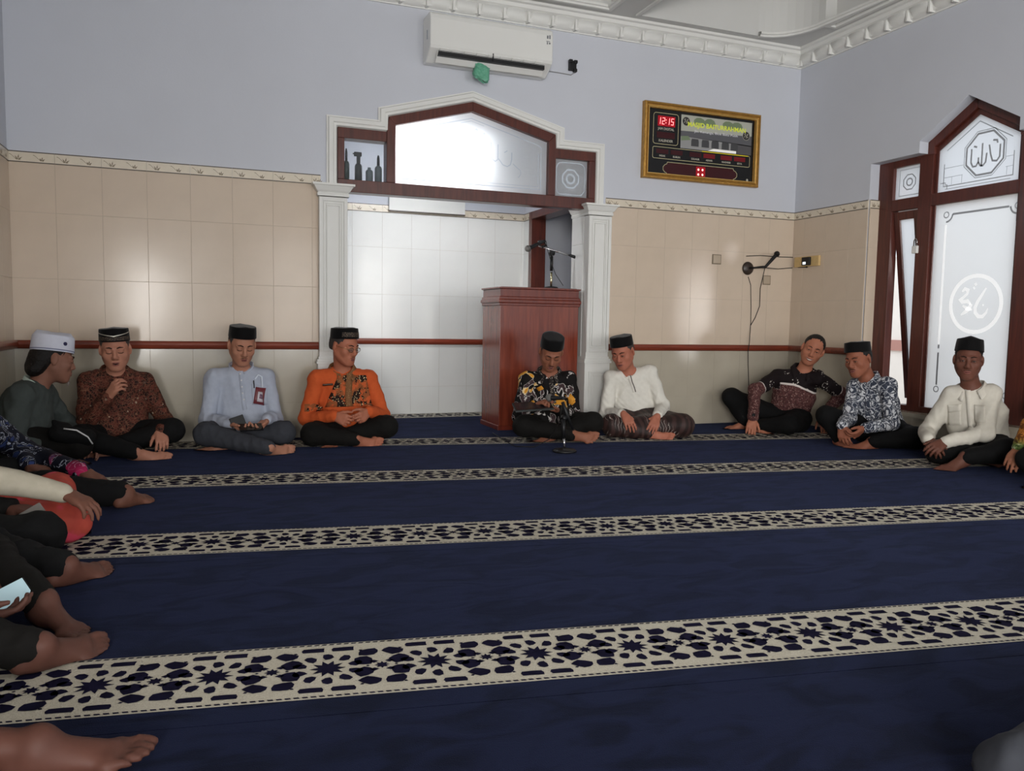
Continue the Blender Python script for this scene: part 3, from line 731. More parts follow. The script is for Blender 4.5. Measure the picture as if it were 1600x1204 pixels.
# ------------------------------------------------------------------ podium with its microphone stand
pod = empty('podium', (2.37, .21, 0), 'tall reddish wooden podium standing in the niche opening', 'podium')
pb = MB(); pb.box(-.325, .325, -.20, .205, .035, .95); pb.build('body', m_pod, pod, bevel=.003)
MB().box(-.333, .333, -.207, .21, 0, .036).build('plinth', m_pod_dark, pod, bevel=.003)
cr_ = MB(); prof = [(.0, .945), (.008, .95), (.008, .965), (.016, .972), (.016, .99), (.008, .998), (.008, 1.012), (.0, 1.018), (.0, 1.07), (.012, 1.076), (.012, 1.086), (0, 1.086)]
for (p0, z0), (p1, z1) in zip(prof[:-1], prof[1:]):
    vs = [(sx*(.325+p), sy*(.20+p)+.002, z) for p, z in ((p0, z0), (p1, z1)) for sx, sy in ((-1, -1), (1, -1), (1, 1), (-1, 1))]
    cr_.add(vs, [(k, (k+1) % 4, (k+1) % 4+4, k+4) for k in range(4)])
cr_.box(-.32, .32, -.195, .195, .945, 1.084); cr_.build('crown_moulding', m_pod_dark, pod)
tf = MB(); tf.box(-.31, .31, -.19, .19, 1.084, 1.089); tf.build('desk_top', m_pod, pod)

def mic_body(mb_grip, mb_head, a, b, rh=.026, rg=.016):
    a, b = np.array(a, float), np.array(b, float); d = (b-a)/np.linalg.norm(b-a); L = np.linalg.norm(b-a)
    mb_grip.lathe([(0, 0), (rg*.62, 0), (rg*.7, .01), (rg, L*.72), (rg*1.1, L*.74), (0, L*.745)], a, 16, ax=d)
    prof = [(0, L*.74), (rg*1.1, L*.74), (rh, L*.74+rh*.35), (rh, L*.74+rh*.6)]
    for t in np.linspace(0, 1, 6): prof.append((rh*math.cos(t*math.pi/2)+1e-4, L*.74+rh*.6+rh*math.sin(t*math.pi/2)))
    mb_head.lathe(prof, a, 16, ax=d)
m_mesh = mat('grey_wire_mesh_mic_head', (120, 118, 114), .35, .6, metal=.6, bump=.6, bscale=400)
YM = .17
B = lambda px, py, y=YM: px3(px, py, y=y)
base = B(861, 447); base[2] = 1.089
ms = empty('microphone_stand', tuple(base), 'short microphone stand with a boom arm standing on the podium', 'microphone stand')
def rel(p): return tuple(np.array(p)-base)
MB().lathe([(0, 0), (.055, 0), (.058, .006), (.05, .016), (.02, .02), (0, .021)]).build('base', m_black, ms)
MB().tube([(0, 0, .01), rel(B(861.5, 425))], .0085, 12).build('pole', mat('brass_tinted_pole', (206, 196, 160), .25, metal=1.0), ms)
MB().tube([rel(B(861.5, 423)), rel(B(862, 400))], .012, 12).build('upper_pole', m_black, ms)
kn = MB(); kn.tube([rel(B(859, 394)), rel(B(866, 396))], .017, 12); kn.lathe([(0, -.02), (.014, -.02), (.014, .02), (0, .02)], rel(B(862, 397)), 12, ax=(0, 1, 0)); kn.build('clamp', m_black, ms)
MB().tube([rel(B(842, 384)), rel(B(893, 400))], .007, 10).build('boom_arm', m_steel, ms)
cw = MB(); cw.tube([rel(B(890, 398.5)), rel(B(897, 401)), rel(B(909, 404))], [.010, .013, .013], 12); cw.build('counterweight', m_black, ms)
MB().tube([rel(B(846, 386)), rel(B(853, 383)), rel(B(850, 377)), rel(B(841, 378))], .012, 8).build('mic_clip', m_black, ms)
mk = empty('microphone', tuple(B(852, 376)), 'black handheld microphone clipped to the boom arm above the podium', 'microphone')
g_, h_ = MB(), MB(); mic_body(g_, h_, (0, 0, 0), B(819, 391)-B(852, 376)); g_.build('grip', m_black, mk); h_.build('grille', m_mesh, mk)
mc_ = MB(); mc_.tube([B(853, 376), B(856, 392), B(862, 412), B(868, 428), B(880, 446)], .0025, 6)
tag(mc_.build('microphone_cable', m_cord), 'thin black cable hanging behind the microphone stand on the podium', 'cable')

# desk stand on the carpet in front of the man with the yellow-patterned shirt
b2 = px3(882, 706, z=0.0); Y2 = b2[1]; base = b2.copy()
ds = empty('microphone_stand', tuple(b2), 'low black microphone stand with a round base on the carpet', 'microphone stand')
B2 = lambda px, py, y=Y2: tuple(px3(px, py, y=y)-base)
MB().lathe([(0, .0022), (.075, .0022), (.078, .010), (.07, .018), (.02, .026), (0, .027)], n=32).build('base', m_black, ds)
MB().tube([(0, 0, .02), B2(881, 684)], .008, 12).build('pole', m_steel, ds)
MB().tube([B2(881, 684), B2(880, 655)], .013, 12).build('sleeve', m_black, ds)
MB().tube([B2(895, 670), B2(886, 648), B2(879, 628)], [.008, .012, .011], 10).build('boom_arm', m_black, ds)
MB().lathe([(0, -.02), (.016, -.02), (.016, .02), (0, .02)], B2(881, 652), 12, ax=(0, 1, 0)).build('clamp', m_black, ds)
o2 = px3(882, 622, y=Y2); mk2 = empty('microphone', tuple(o2), 'black microphone on the low stand pointing at the man with the folder', 'microphone')
g_, h_ = MB(), MB(); mic_body(g_, h_, (0, 0, 0), px3(855, 621, y=Y2+.10)-o2); g_.build('grip', m_black, mk2); h_.build('grille', m_mesh, mk2)
cb = MB(); cb.tube([px3(878, 632, y=Y2), px3(874, 660, y=Y2+.05), px3(858, 686, z=.03), px3(835, 698, z=.006), px3(805, 697, z=.006), px3(785, 686, z=.006), px3(770, 676, z=.006)], .003, 6)
tag(cb.build('microphone_cable', m_cord), 'black cable trailing over the carpet from the low microphone stand', 'cable')

# ------------------------------------------------------------------ fittings on the walls
# air conditioner
ac = empty('air_conditioner', (1.885, 0, 2.62), 'white wall-mounted air conditioner above the stepped window', 'air conditioner')
m_ac = mat('glossy_white_plastic', (226, 226, 222), .12, .5)
acp = [(-.002, 0), (-.002, .31), (-.17, .31), (-.195, .295), (-.205, .26), (-.205, .085), (-.195, .065), (-.08, -.005)]
MB().prism([(y, z) for y, z in acp], 'x', -.455, .455).build('body', m_ac, ac, bevel=.008)
MB().box(-.395, .395, -.196, -.12, .02, .052).build('outlet_slot', m_black, ac)
lv = MB(); lv.prism([(-.19, .052), (-.197, .048), (-.128, -.012), (-.12, -.008)], 'x', -.40, .40); lv.build('louvre', m_ac, ac)
for i in range(9):
    MB().prism([(-.203, .070), (-.205, .064), (-.17, .034), (-.165, .04)], 'x', -.385+i*.088, -.385+i*.088+.062).build('slat', m_ac, ac)
MB().box(-.003, .003, -.207, -.15, .03, .078).build('divider', m_black, ac)
mk_ = MB(); Pm = lambda u, v: (u, -.2065, v)
for (u, v, w_, h_) in ((.405, .235, .012, .022), (.423, .235, .010, .026), (.405, .195, .008, .018), (.421, .198, .012, .012), (.40, .215, .03, .004)):
    mk_.add([Pm(u, v), Pm(u+w_, v), Pm(u+w_, v+h_), Pm(u, v+h_)], [(0, 1, 2, 3)])
mk_.build('badge_print', mat('grey_badge_print', (110, 112, 116), .5), ac)
MB().box(-.4565, -.455, -.13, -.11, .14, .20).build('side_mark', m_etch, ac)
# green plastic bag tied under it
gb = px3(752, 113, y=-.13)
t = NT('green_plastic_film', .3, .5); t.bump(t.noise(60, 3), .8, .01); m_bag = t.done(t.mix(t.noise(25, 3), (44, 128, 96), (120, 190, 160)))
bagr = random.Random(4); bm = bmesh.new(); bmesh.ops.create_icosphere(bm, subdivisions=3, radius=1)
for v in bm.verts:
    n = 1+.18*math.sin(v.co.x*9+1)*math.sin(v.co.z*8)*math.cos(v.co.y*6)+.04*bagr.uniform(-1, 1); sq = lambda c: math.copysign(abs(c)**.42, c)
    v.co = Vector((sq(v.co.x)*.058*n, sq(v.co.y)*.032*n, sq(v.co.z)*.052*n)); v.co.x += v.co.z*-.25
me = bpy.data.meshes.new('bag'); bm.to_mesh(me); bm.free(); me.materials.append(m_bag)
bag = empty('plastic_bag', tuple(gb), 'crumpled green plastic bag hanging under the air conditioner', 'bag')
link('bag_body', me, bag, rot=(0, .35, 0))
MB().tube([(-.01, 0, .04), (-.005, 0, .075), (.0, .0, .095)], [.02, .012, .004], 8).build('knot', m_bag, bag)
# black socket and cable beside the air conditioner
sk = px3(893, 104, y=0); so_ = empty('wall_socket', (sk[0], 0, sk[2]), 'black power socket on the blue wall right of the air conditioner', 'socket')
MB().box(-.03, .03, -.03, 0, -.036, .036).build('socket_box', m_black, so_, bevel=.006)
for dx, dz in ((-.02, .03), (.02, .028), (.018, -.034)): MB().box(dx-.014, dx+.014, -.04, -.01, dz-.012, dz+.012).build('plug', m_black, so_, bevel=.004)
tag(MB().tube([px3(838, 108, y=-.02), px3(870, 113, y=-.004), px3(892, 117, y=-.004), px3(899, 113, y=-.004), px3(899, 106, y=-.012)], .004, 6).build('power_cable', mat('grey_cable', (150, 150, 152), .5)), 'thin grey cable from the air conditioner to the black socket', 'cable')
# blank wall switch plates
for (pa, pb_, nm, lab) in (((1113, 397), (1126, 413), 'switch_plate', 'square grey-outlined plate on the beige tiles left of the wall microphone'), ((1192, 430), (1203, 445), 'switch_plate', 'small plate on the beige tiles under the wall microphone arm')):
    a = px3(*pa, y=-.009); b = px3(*pb_, y=-.009); e = empty(nm, ((a[0]+b[0])/2, -.0085, b[2]), lab, 'switch')
    w_, h_ = (b[0]-a[0])/2, a[2]-b[2]
    MB().box(-w_, w_, -.006, 0, 0, h_).build('plate', mat('dark_plate_edge', (120, 108, 92), .4), e)
    MB().box(-w_+.006, w_-.006, -.009, -.004, .006, h_-.006).build('rocker', mat('beige_plate', (172, 156, 136), .3), e, bevel=.002)
# wall microphone on a gooseneck
wm = px3(1169, 419, y=-.02); wmo = empty('wall_microphone', (wm[0], -.009, wm[2]), 'black gooseneck microphone on a round base fixed to the tiled wall', 'microphone')
r_ = lambda px, py, y: tuple(px3(px, py, y=y)-np.array([wm[0], -.009, wm[2]]))
MB().lathe([(0, 0), (.052, 0), (.056, .006), (.05, .018), (.02, .026), (0, .027)], (0, 0, 0), 28, ax=(0, -1, 0)).build('base', mat('dark_brown_metal', (52, 42, 36), .4, .5), wmo)
MB().tube([(0, -.025, 0), r_(1180, 418, -.06), r_(1190, 417, -.10), r_(1196, 417, -.13)], [.009, .008, .010, .011], 10).build('gooseneck', m_black, wmo)
g_, h_ = MB(), MB(); a = px3(1195, 418, y=-.13); bvec = px3(1218, 392, y=-.20)-a
mic_body(g_, h_, np.array(a)-np.array([wm[0], -.009, wm[2]]), np.array(a)+bvec-np.array([wm[0], -.009, wm[2]]), .024, .016)
g_.build('grip', m_black, wmo); h_.build('grille', m_cord, wmo)
# wooden block with an adapter on the right wall, and its wires
p0 = px3(1243, 399, x=XR-.02); p1 = px3(1280, 418, x=XR-.02); 
bx_ = empty('wall_outlet', (XR-.009, (p0[1]+p1[1])/2, (p0[2]+p1[2])/2), 'pale wooden outlet block with a dark adapter beside the corner', 'outlet')
L_ = (p0[1]-p1[1])/2
MB().box(-.022, 0, -L_, L_, -.042, .042).build('block', mat('pale_yellow_wood', (206, 176, 122), .5, var=.1, vscale=20), bx_, bevel=.003)
MB().box(-.045, -.022, -.06, .03, -.034, .034).build('adapter', m_black, bx_, bevel=.004)
MB().box(-.047, -.045, -.02, .012, -.026, -.006).build('indicator', mat('lit_indicator', (230, 244, 255), .4, emit=1.2), bx_)
MB().tube([(-.03, -.02, -.042), (-.03, -.02, -.055)], .006, 8).build('plug', m_black, bx_)
wr = lambda pts, lab: tag(MB().tube(pts, .0032, 6).build('cable', m_cord), lab, 'cable')
wr([px3(1166, 400, y=-.012), px3(1188, 399, y=-.012), px3(1215, 401, y=-.012), px3(1242, 402, y=-.013), px3(1249, 403, x=XR-.03)], 'dark wire running along the wall from the microphone base to the outlet block')
wr([px3(1196, 418, y=-.125), px3(1216, 420, y=-.02), px3(1240, 418, y=-.013), px3(1262, 417, x=XR-.03)], 'dark wire from the wall microphone to the plug under the outlet block')
wr([px3(1169, 432, y=-.012), px3(1173, 445, y=-.011), px3(1173.5, 480, y=-.011), px3(1173, 505, y=-.011), px3(1171, 535, y=-.045), px3(1169, 548, y=-.045), px3(1169, 570, y=-.012), px3(1170, 600, y=-.012), px3(1168, 640, y=-.012)], 'long dark cable hanging straight down the tiled wall under the microphone')
wr([px3(1195, 419, y=-.125), px3(1188, 450, y=-.03), px3(1187, 478, y=-.012), px3(1180, 496, y=-.012), px3(1173, 508, y=-.015)], 'dark cable curving from the wall microphone to join the hanging cable')
# bottles on the ledge behind the left pane
m_bt = [mat('dark_green_bottle', (46, 60, 56), .3), mat('black_bottle', (34, 38, 42), .35), mat('grey_bottle', (96, 104, 108), .4)]
for (px_, top, w_, mi, lab, sp) in ((541, 232, .022, 0, 'tall thin dark bottle behind the glass, leftmost of four', 1), (560, 238, .030, 1, 'dark spray bottle behind the glass, second from left', 2), (577, 262, .034, 2, 'short grey bottle behind the glass, third of four', 0), (591, 243, .030, 2, 'grey bottle with a spout behind the glass, next to the post', 1)):
    b = px3(px_, 279, y=.062); hgt = px3(px_, top, y=.062)[2]-1.785
    e = empty('bottle', (b[0], .062, 1.786), lab, 'bottle', 'bottles behind the side pane')
    body = hgt*(.62 if sp else .86); w_ = min(w_, .026)
    MB().lathe([(0, 0), (w_, 0), (w_, body*.85), (w_*.7, body*.97), (w_*.35, body), (w_*.3, body+.012), (0, body+.013)], n=16).build('body', m_bt[mi], e)
    if sp == 2:
        t_ = MB(); t_.box(-.012, .012, -.012, .012, body, hgt*.86); t_.box(-.03, .022, -.010, .010, hgt*.86, hgt); t_.box(-.04, -.03, -.004, .004, hgt*.92, hgt*.96); t_.build('spray_head', m_black, e, bevel=.003)
    elif sp == 1: MB().lathe([(0, body), (w_*.4, body), (w_*.36, hgt*.9), (w_*.2, hgt), (0, hgt)], n=12).build('cap', m_bt[1], e)
    else: MB().lathe([(0, body), (w_*.45, body), (w_*.45, hgt), (0, hgt)], n=12).build('cap', m_bt[2], e)
# ------------------------------------------------------------------ digital clock board
CX0, CX1, CZ0, CZ1 = 3.203, 4.305, 1.978, 2.570
clk = empty('wall_clock', (3.754, -.002, CZ0), 'digital prayer-time clock board in a gilded frame on the blue wall', 'clock')
m_gold = mat('gilded_frame', (176, 132, 62), .3, .5, metal=.55, var=.15, vscale=40, bump=.4, bscale=120)
m_gold2 = mat('bright_gilt_bead', (214, 172, 96), .25, .5, metal=.6)
W2, HH = (CX1-CX0)/2, CZ1-CZ0
FPf = [(0, 0), (0, .038), (.006, .044), (.016, .046), (.022, .036), (.034, .032), (.040, .024), (.046, .022), (.046, 0)]
rect = [(-W2, 0, 0), (-W2, 0, HH), (W2, 0, HH), (W2, 0, 0)]
fo = MB().sweep([(-o, z) for o, z in FPf], rect, up=(0, -1, 0), closed=True).build('frame', m_gold, clk)
MB().sweep([(-.036, .030), (-.036, .038), (-.044, .038), (-.044, .022)], rect, up=(0, -1, 0), closed=True).build('inner_bead', m_gold2, clk)
m_scr = mat('black_glass_panel', (14, 13, 14), .12, .5)
scr = MB().box(-W2+.04, W2-.04, -.016, 0, .04, HH-.04).build('panel', m_scr, clk)
FY = -.0165
def uv_(u, v, y=FY): return (-W2+u*2*W2, y, HH*(1-v))    # u,v in 0..1 from the top left corner
def decal(name, quads, m, parent=clk, y=FY):
    mb = MB()
    for q in quads: mb.add([uv_(*p, y) for p in q], [tuple(range(len(q)))])
    return mb.build(name, m, parent)
def rct(u0, v0, u1, v1): return [(u0, v0), (u1, v0), (u1, v1), (u0, v1)]
m_red = mat('red_led_window', (150, 8, 26), .3, emit=.35); m_dred = mat('dark_red_window', (58, 16, 20), .25)
m_led = mat('lit_red_led', (255, 120, 120), .4, emit=3.0); m_led2 = mat('lit_white_red_led', (255, 196, 180), .4, emit=1.6)
m_gl = mat('pale_gold_outline', (188, 180, 140), .35); m_lab = mat('silver_label', (170, 166, 152), .4); m_yel = mat('yellow_line', (206, 186, 40), .35, emit=.15)
decal('time_window', [rct(.120, .165, .265, .30)], m_red); decal('date_window', [rct(.115, .375, .265, .455)], m_dred)
def out(u0, v0, u1, v1, r=.02, w=.0035):
    a = W2*2/HH
    pts = []
    for (cx_, cy_, t0) in ((u1-r, v0+r*a, -90), (u1-r, v1-r*a, 0), (u0+r, v1-r*a, 90), (u0+r, v0+r*a, 180)):
        for t_ in range(0, 91, 18): pts.append((cx_+r*math.cos(math.radians(t0+t_)), cy_+r*a*math.sin(math.radians(t0+t_))))
    return pts
def outline(name, pts, m, w=.004):
    mb = MB(); line_poly(mb, [(-W2+u*2*W2, HH*(1-v)) for u, v in pts], w, lambda a, b: (a, FY-.0006, b), True); return mb.build(name, m, clk)
outline('outline', out(.085, .13, .292, .535), m_gl); outline('outline', out(.085, .575, .925, .725, .012), m_gl)
c_ = [(.21, .765), (.78, .765), (.785, .79), (.80, .80), (.815, .83), (.815, .87), (.80, .90), (.785, .91), (.78, .935), (.21, .935), (.205, .91), (.19, .90), (.175, .87), (.175, .83), (.19, .80), (.205, .79)]
outline('outline', c_, m_gl)
mb = MB(); line_poly(mb, [(-W2+u*2*W2, HH*(1-v)) for u, v in ((.50, .575), (.91, .575))], .007, lambda a, b: (a, FY-.001, b)); mb.build('yellow_line', m_yel, clk)
decal('message_window', [c_], m_dred)
wins = [.115, .235, .395, .515, .665, .785]
for u in wins: decal('prayer_window', [rct(u, .60, u+.10, .66)], m_dred)
m_dlit = mat('lit_dark_red_window', (104, 14, 22), .3, emit=.12)
for u in wins[3:]: decal('lit_display', [rct(u, .60, u+.10, .66)], m_dlit, y=FY-.0005)
decal('led_window', [rct(.455, .785, .535, .92)], m_red, y=FY-.0005)
for du in (0, .036):
    for dv in (0, .065): decal('led_dot', [[(.475+du+.008*math.cos(t_), .825+dv+.016*math.sin(t_)) for t_ in np.linspace(0, 5.6, 8)]], m_led2, y=FY-.001)
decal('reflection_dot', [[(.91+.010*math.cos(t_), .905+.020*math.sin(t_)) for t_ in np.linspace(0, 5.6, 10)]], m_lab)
def seg7(ch, u, v, w, h):
    t_ = .19*w; S_ = {'a': rct(0, 0, w, t_), 'g': rct(0, h/2-t_/2, w, h/2+t_/2), 'd': rct(0, h-t_, w, h), 'f': rct(0, 0, t_, h/2), 'b': rct(w-t_, 0, w, h/2), 'e': rct(0, h/2, t_, h), 'c': rct(w-t_, h/2, w, h)}
    on = {'1': 'bc', '2': 'abged', '5': 'afgcd'}[ch]
    return [[(u+p+(h-q)*.10, v+q) for p, q in S_[k]] for k in on]
# digits are laid out in metres on the panel so that they keep their shape
ox, oz = -W2+.128*2*W2, HH*(1-.188)
for ch, u in (('1', -.010), ('2', .028), ('1', .072), ('5', .110)):
    mb = MB()
    for q in seg7(ch, u, 0, .024, .052): mb.add([(ox+p[0], FY-.001, oz-p[1]) for p in q], [(0, 1, 2, 3)])
    mb.build('time_digit', m_led, clk)
for q in (rct(.064, .012, .070, .020), rct(.062, .034, .068, .042)): MB().add([(ox+p[0], FY-.001, oz-p[1]) for p in q], [(0, 1, 2, 3)]).build('colon_dot', m_led, clk)
def text(body, loc, size, m, parent, name='lettering', width=None, bold=0.0):
    cu = bpy.data.curves.new(name, 'FONT'); cu.body = body; cu.size = size; cu.align_x = 'CENTER'; cu.align_y = 'CENTER'; cu.offset = bold; cu.extrude = .0004
    o = bpy.data.objects.new(name, cu); COL.objects.link(o)
    bpy.context.view_layer.update()
    me_ = bpy.data.meshes.new_from_object(o.evaluated_get(bpy.context.evaluated_depsgraph_get()))
    bpy.data.objects.remove(o); me_.materials.append(m)
    xs_ = [v.co.x for v in me_.vertices]; k = width/(max(xs_)-min(xs_)) if width else 1.0
    return link(name, me_, parent, loc, (math.pi/2, 0, 0), (k, 1, 1))
# picture of the mosque on the board
pic = [rct(.315, .115, .935, .56)]
decal('picture_sky', pic, mat('picture_pale_sky', (176, 178, 166), .3), y=FY-.0002)
PY = FY-.0004
decal('picture_roof', [[(.315, .33), (.935, .30), (.935, .44), (.315, .40)]], mat('picture_grey_roof', (92, 92, 96), .3), y=PY)
decal('picture_wall', [[(.315, .40), (.80, .42), (.80, .56), (.315, .56)]], mat('picture_grey_wall', (150, 150, 150), .3), y=PY)
decal('picture_shade', [[(.80, .42), (.935, .43), (.935, .56), (.80, .56)]], mat('picture_dark_bay', (86, 84, 86), .3), y=PY)
m_parch = mat('picture_dark_arch', (70, 70, 72), .3)
for u in (.41, .50, .585, .675, .755): decal('picture_arch', [[(u, .42), (u+.055, .42), (u+.06, .45), (u+.06, .52), (u-.005, .52), (u-.005, .45)]], m_parch, y=PY-.0002)
decal('picture_floor', [[(.60, .525), (.80, .525), (.80, .56), (.55, .56)]], mat('picture_bright_floor', (232, 230, 226), .3, emit=.25), y=PY-.0003)
m_ptree = mat('picture_green_trees', (118, 134, 104), .3)
for u in (.47, .56, .72, .80): decal('picture_tree', [[(u+.05*math.cos(t_), .19+.06*math.sin(t_)) for t_ in np.linspace(0, 5.6, 9)]], m_ptree, y=PY-.0002-u*.0001)
decal('picture_tree', [[(.32, .40), (.38, .39), (.40, .44), (.32, .46)]], m_ptree, y=PY-.0002)
for u, v in ((.357, .20), (.885, .30)):
    decal('emblem_disc', [[(u+.032*math.cos(t_), v+.058*math.sin(t_)) for t_ in np.linspace(0, 6.0, 20)]], mat('emblem_black', (38, 38, 38), .3), y=PY-.0004)
    mb = MB(); mp_ = lambda a, b: (a, PY-.0008, b); c0 = (-W2+u*2*W2, HH*(1-v))
    line_poly(mb, ngon(c0, .035, 24), .0035, mp_, True)
    for pts in ([(-.02, .012), (-.008, .018), (-.012, -.002), (-.018, -.014)], [(.018, .018), (.004, -.004), (.0, -.02)], [(-.004, .004), (.012, -.012), (.02, -.008)], [(.006, .016), (.016, .004)]): line_poly(mb, [(c0[0]+a, c0[1]+b) for a, b in pts], .005, mp_)
    mb.build('emblem_lettering', m_lab, clk)
text('MASJID BAITURRAHMAN', uv_(.625, .235, PY-.0012), .050, mat('yellow_green_title', (206, 214, 70), .4, emit=.18), clk, width=.56, bold=.0012)
text('Jln. Kenanga, Blok Batu Putih', uv_(.62, .318, PY-.0012), .026, mat('white_lettering', (226, 226, 232), .4), clk, width=.42)
text('JAM DIGITAL', uv_(.19, .335, FY-.001), .026, m_lab, clk, width=.15, bold=.0008)
text('KALENDER', uv_(.19, .49, FY-.001), .026, m_lab, clk, width=.13, bold=.0008)
for u, s_, w_ in zip(wins, ('IMSAK', 'SUBUH', 'DZUHUR', 'ASHAR', 'MAGHRIB', 'ISYA'), (.06, .07, .08, .07, .09, .05)):
    text(s_, uv_(u+.05, .69, FY-.001), .020, m_lab, clk, width=w_*.95, bold=.0006)
# ------------------------------------------------------------------ people: implicit surfaces -> one continuous mesh
V = lambda *a: np.array(a if len(a) > 1 else a[0], float)
def unit(v): v = np.asarray(v, float); return v/(np.linalg.norm(v)+1e-9)
def rotm(yaw=0, pitch=0, roll=0):
    """degrees; yaw>0 turns the face to image right, pitch>0 nods down, roll>0 tips the crown to image right"""
    y, p, r = (math.radians(a) for a in (yaw, pitch, roll))
    Rz = np.array([[math.cos(y), -math.sin(y), 0], [math.sin(y), math.cos(y), 0], [0, 0, 1]])
    Rx = np.array([[1, 0, 0], [0, math.cos(p), -math.sin(p)], [0, math.sin(p), math.cos(p)]])
    Ry = np.array([[math.cos(r), 0, math.sin(r)], [0, 1, 0], [-math.sin(r), 0, math.cos(r)]])
    return Rz @ Rx @ Ry
class SDF:
    def __init__(s): s.p = []
    def cap(s, a, b, ra, rb=None, k=.02, op='+', n=None, f=1.0):
        s.p.append(('c', V(a), V(b), ra, ra if rb is None else rb, k, op, None if n is None else unit(n), f)); return s
    def ell(s, c, r, R=None, k=.02, op='+'):
        r = V(r) if hasattr(r, '__len__') else V(r, r, r)
        s.p.append(('e', V(c), r, np.eye(3) if R is None else R, k, op)); return s
    def cut(s, n, d): s.p.append(('h', unit(n), d)); return s
    def mesh(s, h, pad=.02):
        lo = np.full(3, 9.); hi = -lo
        bbs = []
        for p in s.p:
            if p[0] == 'c': r = max(p[3], p[4]); a = np.minimum(p[1], p[2])-r; b = np.maximum(p[1], p[2])+r
            elif p[0] == 'e':
                e = np.sqrt(((p[3]*p[2][None, :])**2).sum(1)); a = p[1]-e; b = p[1]+e
            else: bbs.append(None); continue
            bbs.append((a, b))
            if p[6 if p[0] == 'c' else 5] == '+': lo = np.minimum(lo, a); hi = np.maximum(hi, b)
        lo -= pad+h; hi += pad+h; n = np.ceil((hi-lo)/h).astype(int)+1
        F = np.full(n, .10, np.float32)
        ax = [(lo[i]+h*np.arange(n[i])).astype(np.float32) for i in range(3)]
        for p, bb in zip(s.p, bbs):
            if p[0] == 'h':
                d = (ax[0][:, None, None]*p[1][0]+ax[1][None, :, None]*p[1][1]+ax[2][None, None, :]*p[1][2])-p[2]
                np.maximum(F, d, out=F); continue
            k = p[5] if p[0] == 'c' else p[4]; m = k*1.1+3*h+.005
            i0 = np.clip(np.floor((bb[0]-m-lo)/h).astype(int), 0, n-1); i1 = np.clip(np.ceil((bb[1]+m-lo)/h).astype(int)+1, 1, n)
            if np.any(i1 <= i0): continue
            sl = tuple(slice(i0[i], i1[i]) for i in range(3))
            X = ax[0][sl[0]][:, None, None]; Y = ax[1][sl[1]][None, :, None]; Z = ax[2][sl[2]][None, None, :]
            if p[0] == 'c':
                _, a, b, ra, rb, k, op, nn, f = p
                x, y, z = X-a[0], Y-a[1], Z-a[2]; ba = b-a
                if nn is not None:
                    q = (x*nn[0]+y*nn[1]+z*nn[2])*(1/f-1); x, y, z = x+nn[0]*q, y+nn[1]*q, z+nn[2]*q; ba = ba+nn*np.dot(ba, nn)*(1/f-1)
                L2 = float(ba@ba)+1e-9
                t = np.clip((x*ba[0]+y*ba[1]+z*ba[2])/L2, 0, 1)
                d = np.sqrt((x-ba[0]*t)**2+(y-ba[1]*t)**2+(z-ba[2]*t)**2)-(ra+(rb-ra)*t)
            else:
                _, c, r, R, k, op = p
                x, y, z = X-c[0], Y-c[1], Z-c[2]
                q = [(x*R[0, i]+y*R[1, i]+z*R[2, i])/r[i] for i in range(3)]
                l = np.sqrt(q[0]**2+q[1]**2+q[2]**2); d = (l-1)*float(min(r))*(.6+.4*float(np.mean(r)/min(r)))
            G = F[sl]; d = d.astype(np.float32)
            if op == '+':
                hh = np.maximum(k-np.abs(G-d), 0)/k; F[sl] = np.minimum(G, d)-hh*hh*k*.25
            else:
                d = -d; hh = np.maximum(k-np.abs(G-d), 0)/k; F[sl] = np.maximum(G, d)+hh*hh*k*.25
        return surface_net(F, lo, h)
def surface_net(F, lo, h):
    I = F < 0
    c = np.zeros(np.array(F.shape)-1, np.uint8)
    for dx in (0, 1):
        for dy in (0, 1):
            for dz in (0, 1): c += I[dx:c.shape[0]+dx, dy:c.shape[1]+dy, dz:c.shape[2]+dz]
    act = np.argwhere((c > 0) & (c < 8)); M_ = len(act)
    off = np.array([(i, j, k) for i in (0, 1) for j in (0, 1) for k in (0, 1)])
    vals = np.stack([F[act[:, 0]+o[0], act[:, 1]+o[1], act[:, 2]+o[2]] for o in off], 1)
    acc = np.zeros((M_, 3)); cnt = np.zeros(M_)
    for a in range(8):
        for b in range(a+1, 8):
            if np.abs(off[a]-off[b]).sum() != 1: continue
            va, vb = vals[:, a], vals[:, b]; m = (va < 0) != (vb < 0)
            t = np.where(m, va/np.where(m, va-vb, 1), 0)
            acc += np.where(m[:, None], off[a]+t[:, None]*(off[b]-off[a]), 0); cnt += m
    P = lo+h*(act+acc/cnt[:, None])
    idm = np.full(c.shape, -1, np.int32); idm[act[:, 0], act[:, 1], act[:, 2]] = np.arange(M_)
    fs = []
    for axn in range(3):
        u, v = [(1, 2), (2, 0), (0, 1)][axn]
        A = np.take(I, range(I.shape[axn]-1), axn); B_ = np.take(I, range(1, I.shape[axn]), axn)
        e = np.argwhere(A != B_); e = e[(e[:, u] > 0) & (e[:, v] > 0) & (e[:, u] < c.shape[u]) & (e[:, v] < c.shape[v])]
        s_ = A[e[:, 0], e[:, 1], e[:, 2]]
        def cid(du, dv):
            q = e.copy(); q[:, u] += du; q[:, v] += dv; return idm[q[:, 0], q[:, 1], q[:, 2]]
        Q = np.stack([cid(-1, -1), cid(0, -1), cid(0, 0), cid(-1, 0)], 1)
        Q[~s_] = Q[~s_][:, ::-1]; fs.append(Q)
    Q = np.concatenate(fs); Q = Q[(Q >= 0).all(1)]
    return P, Q
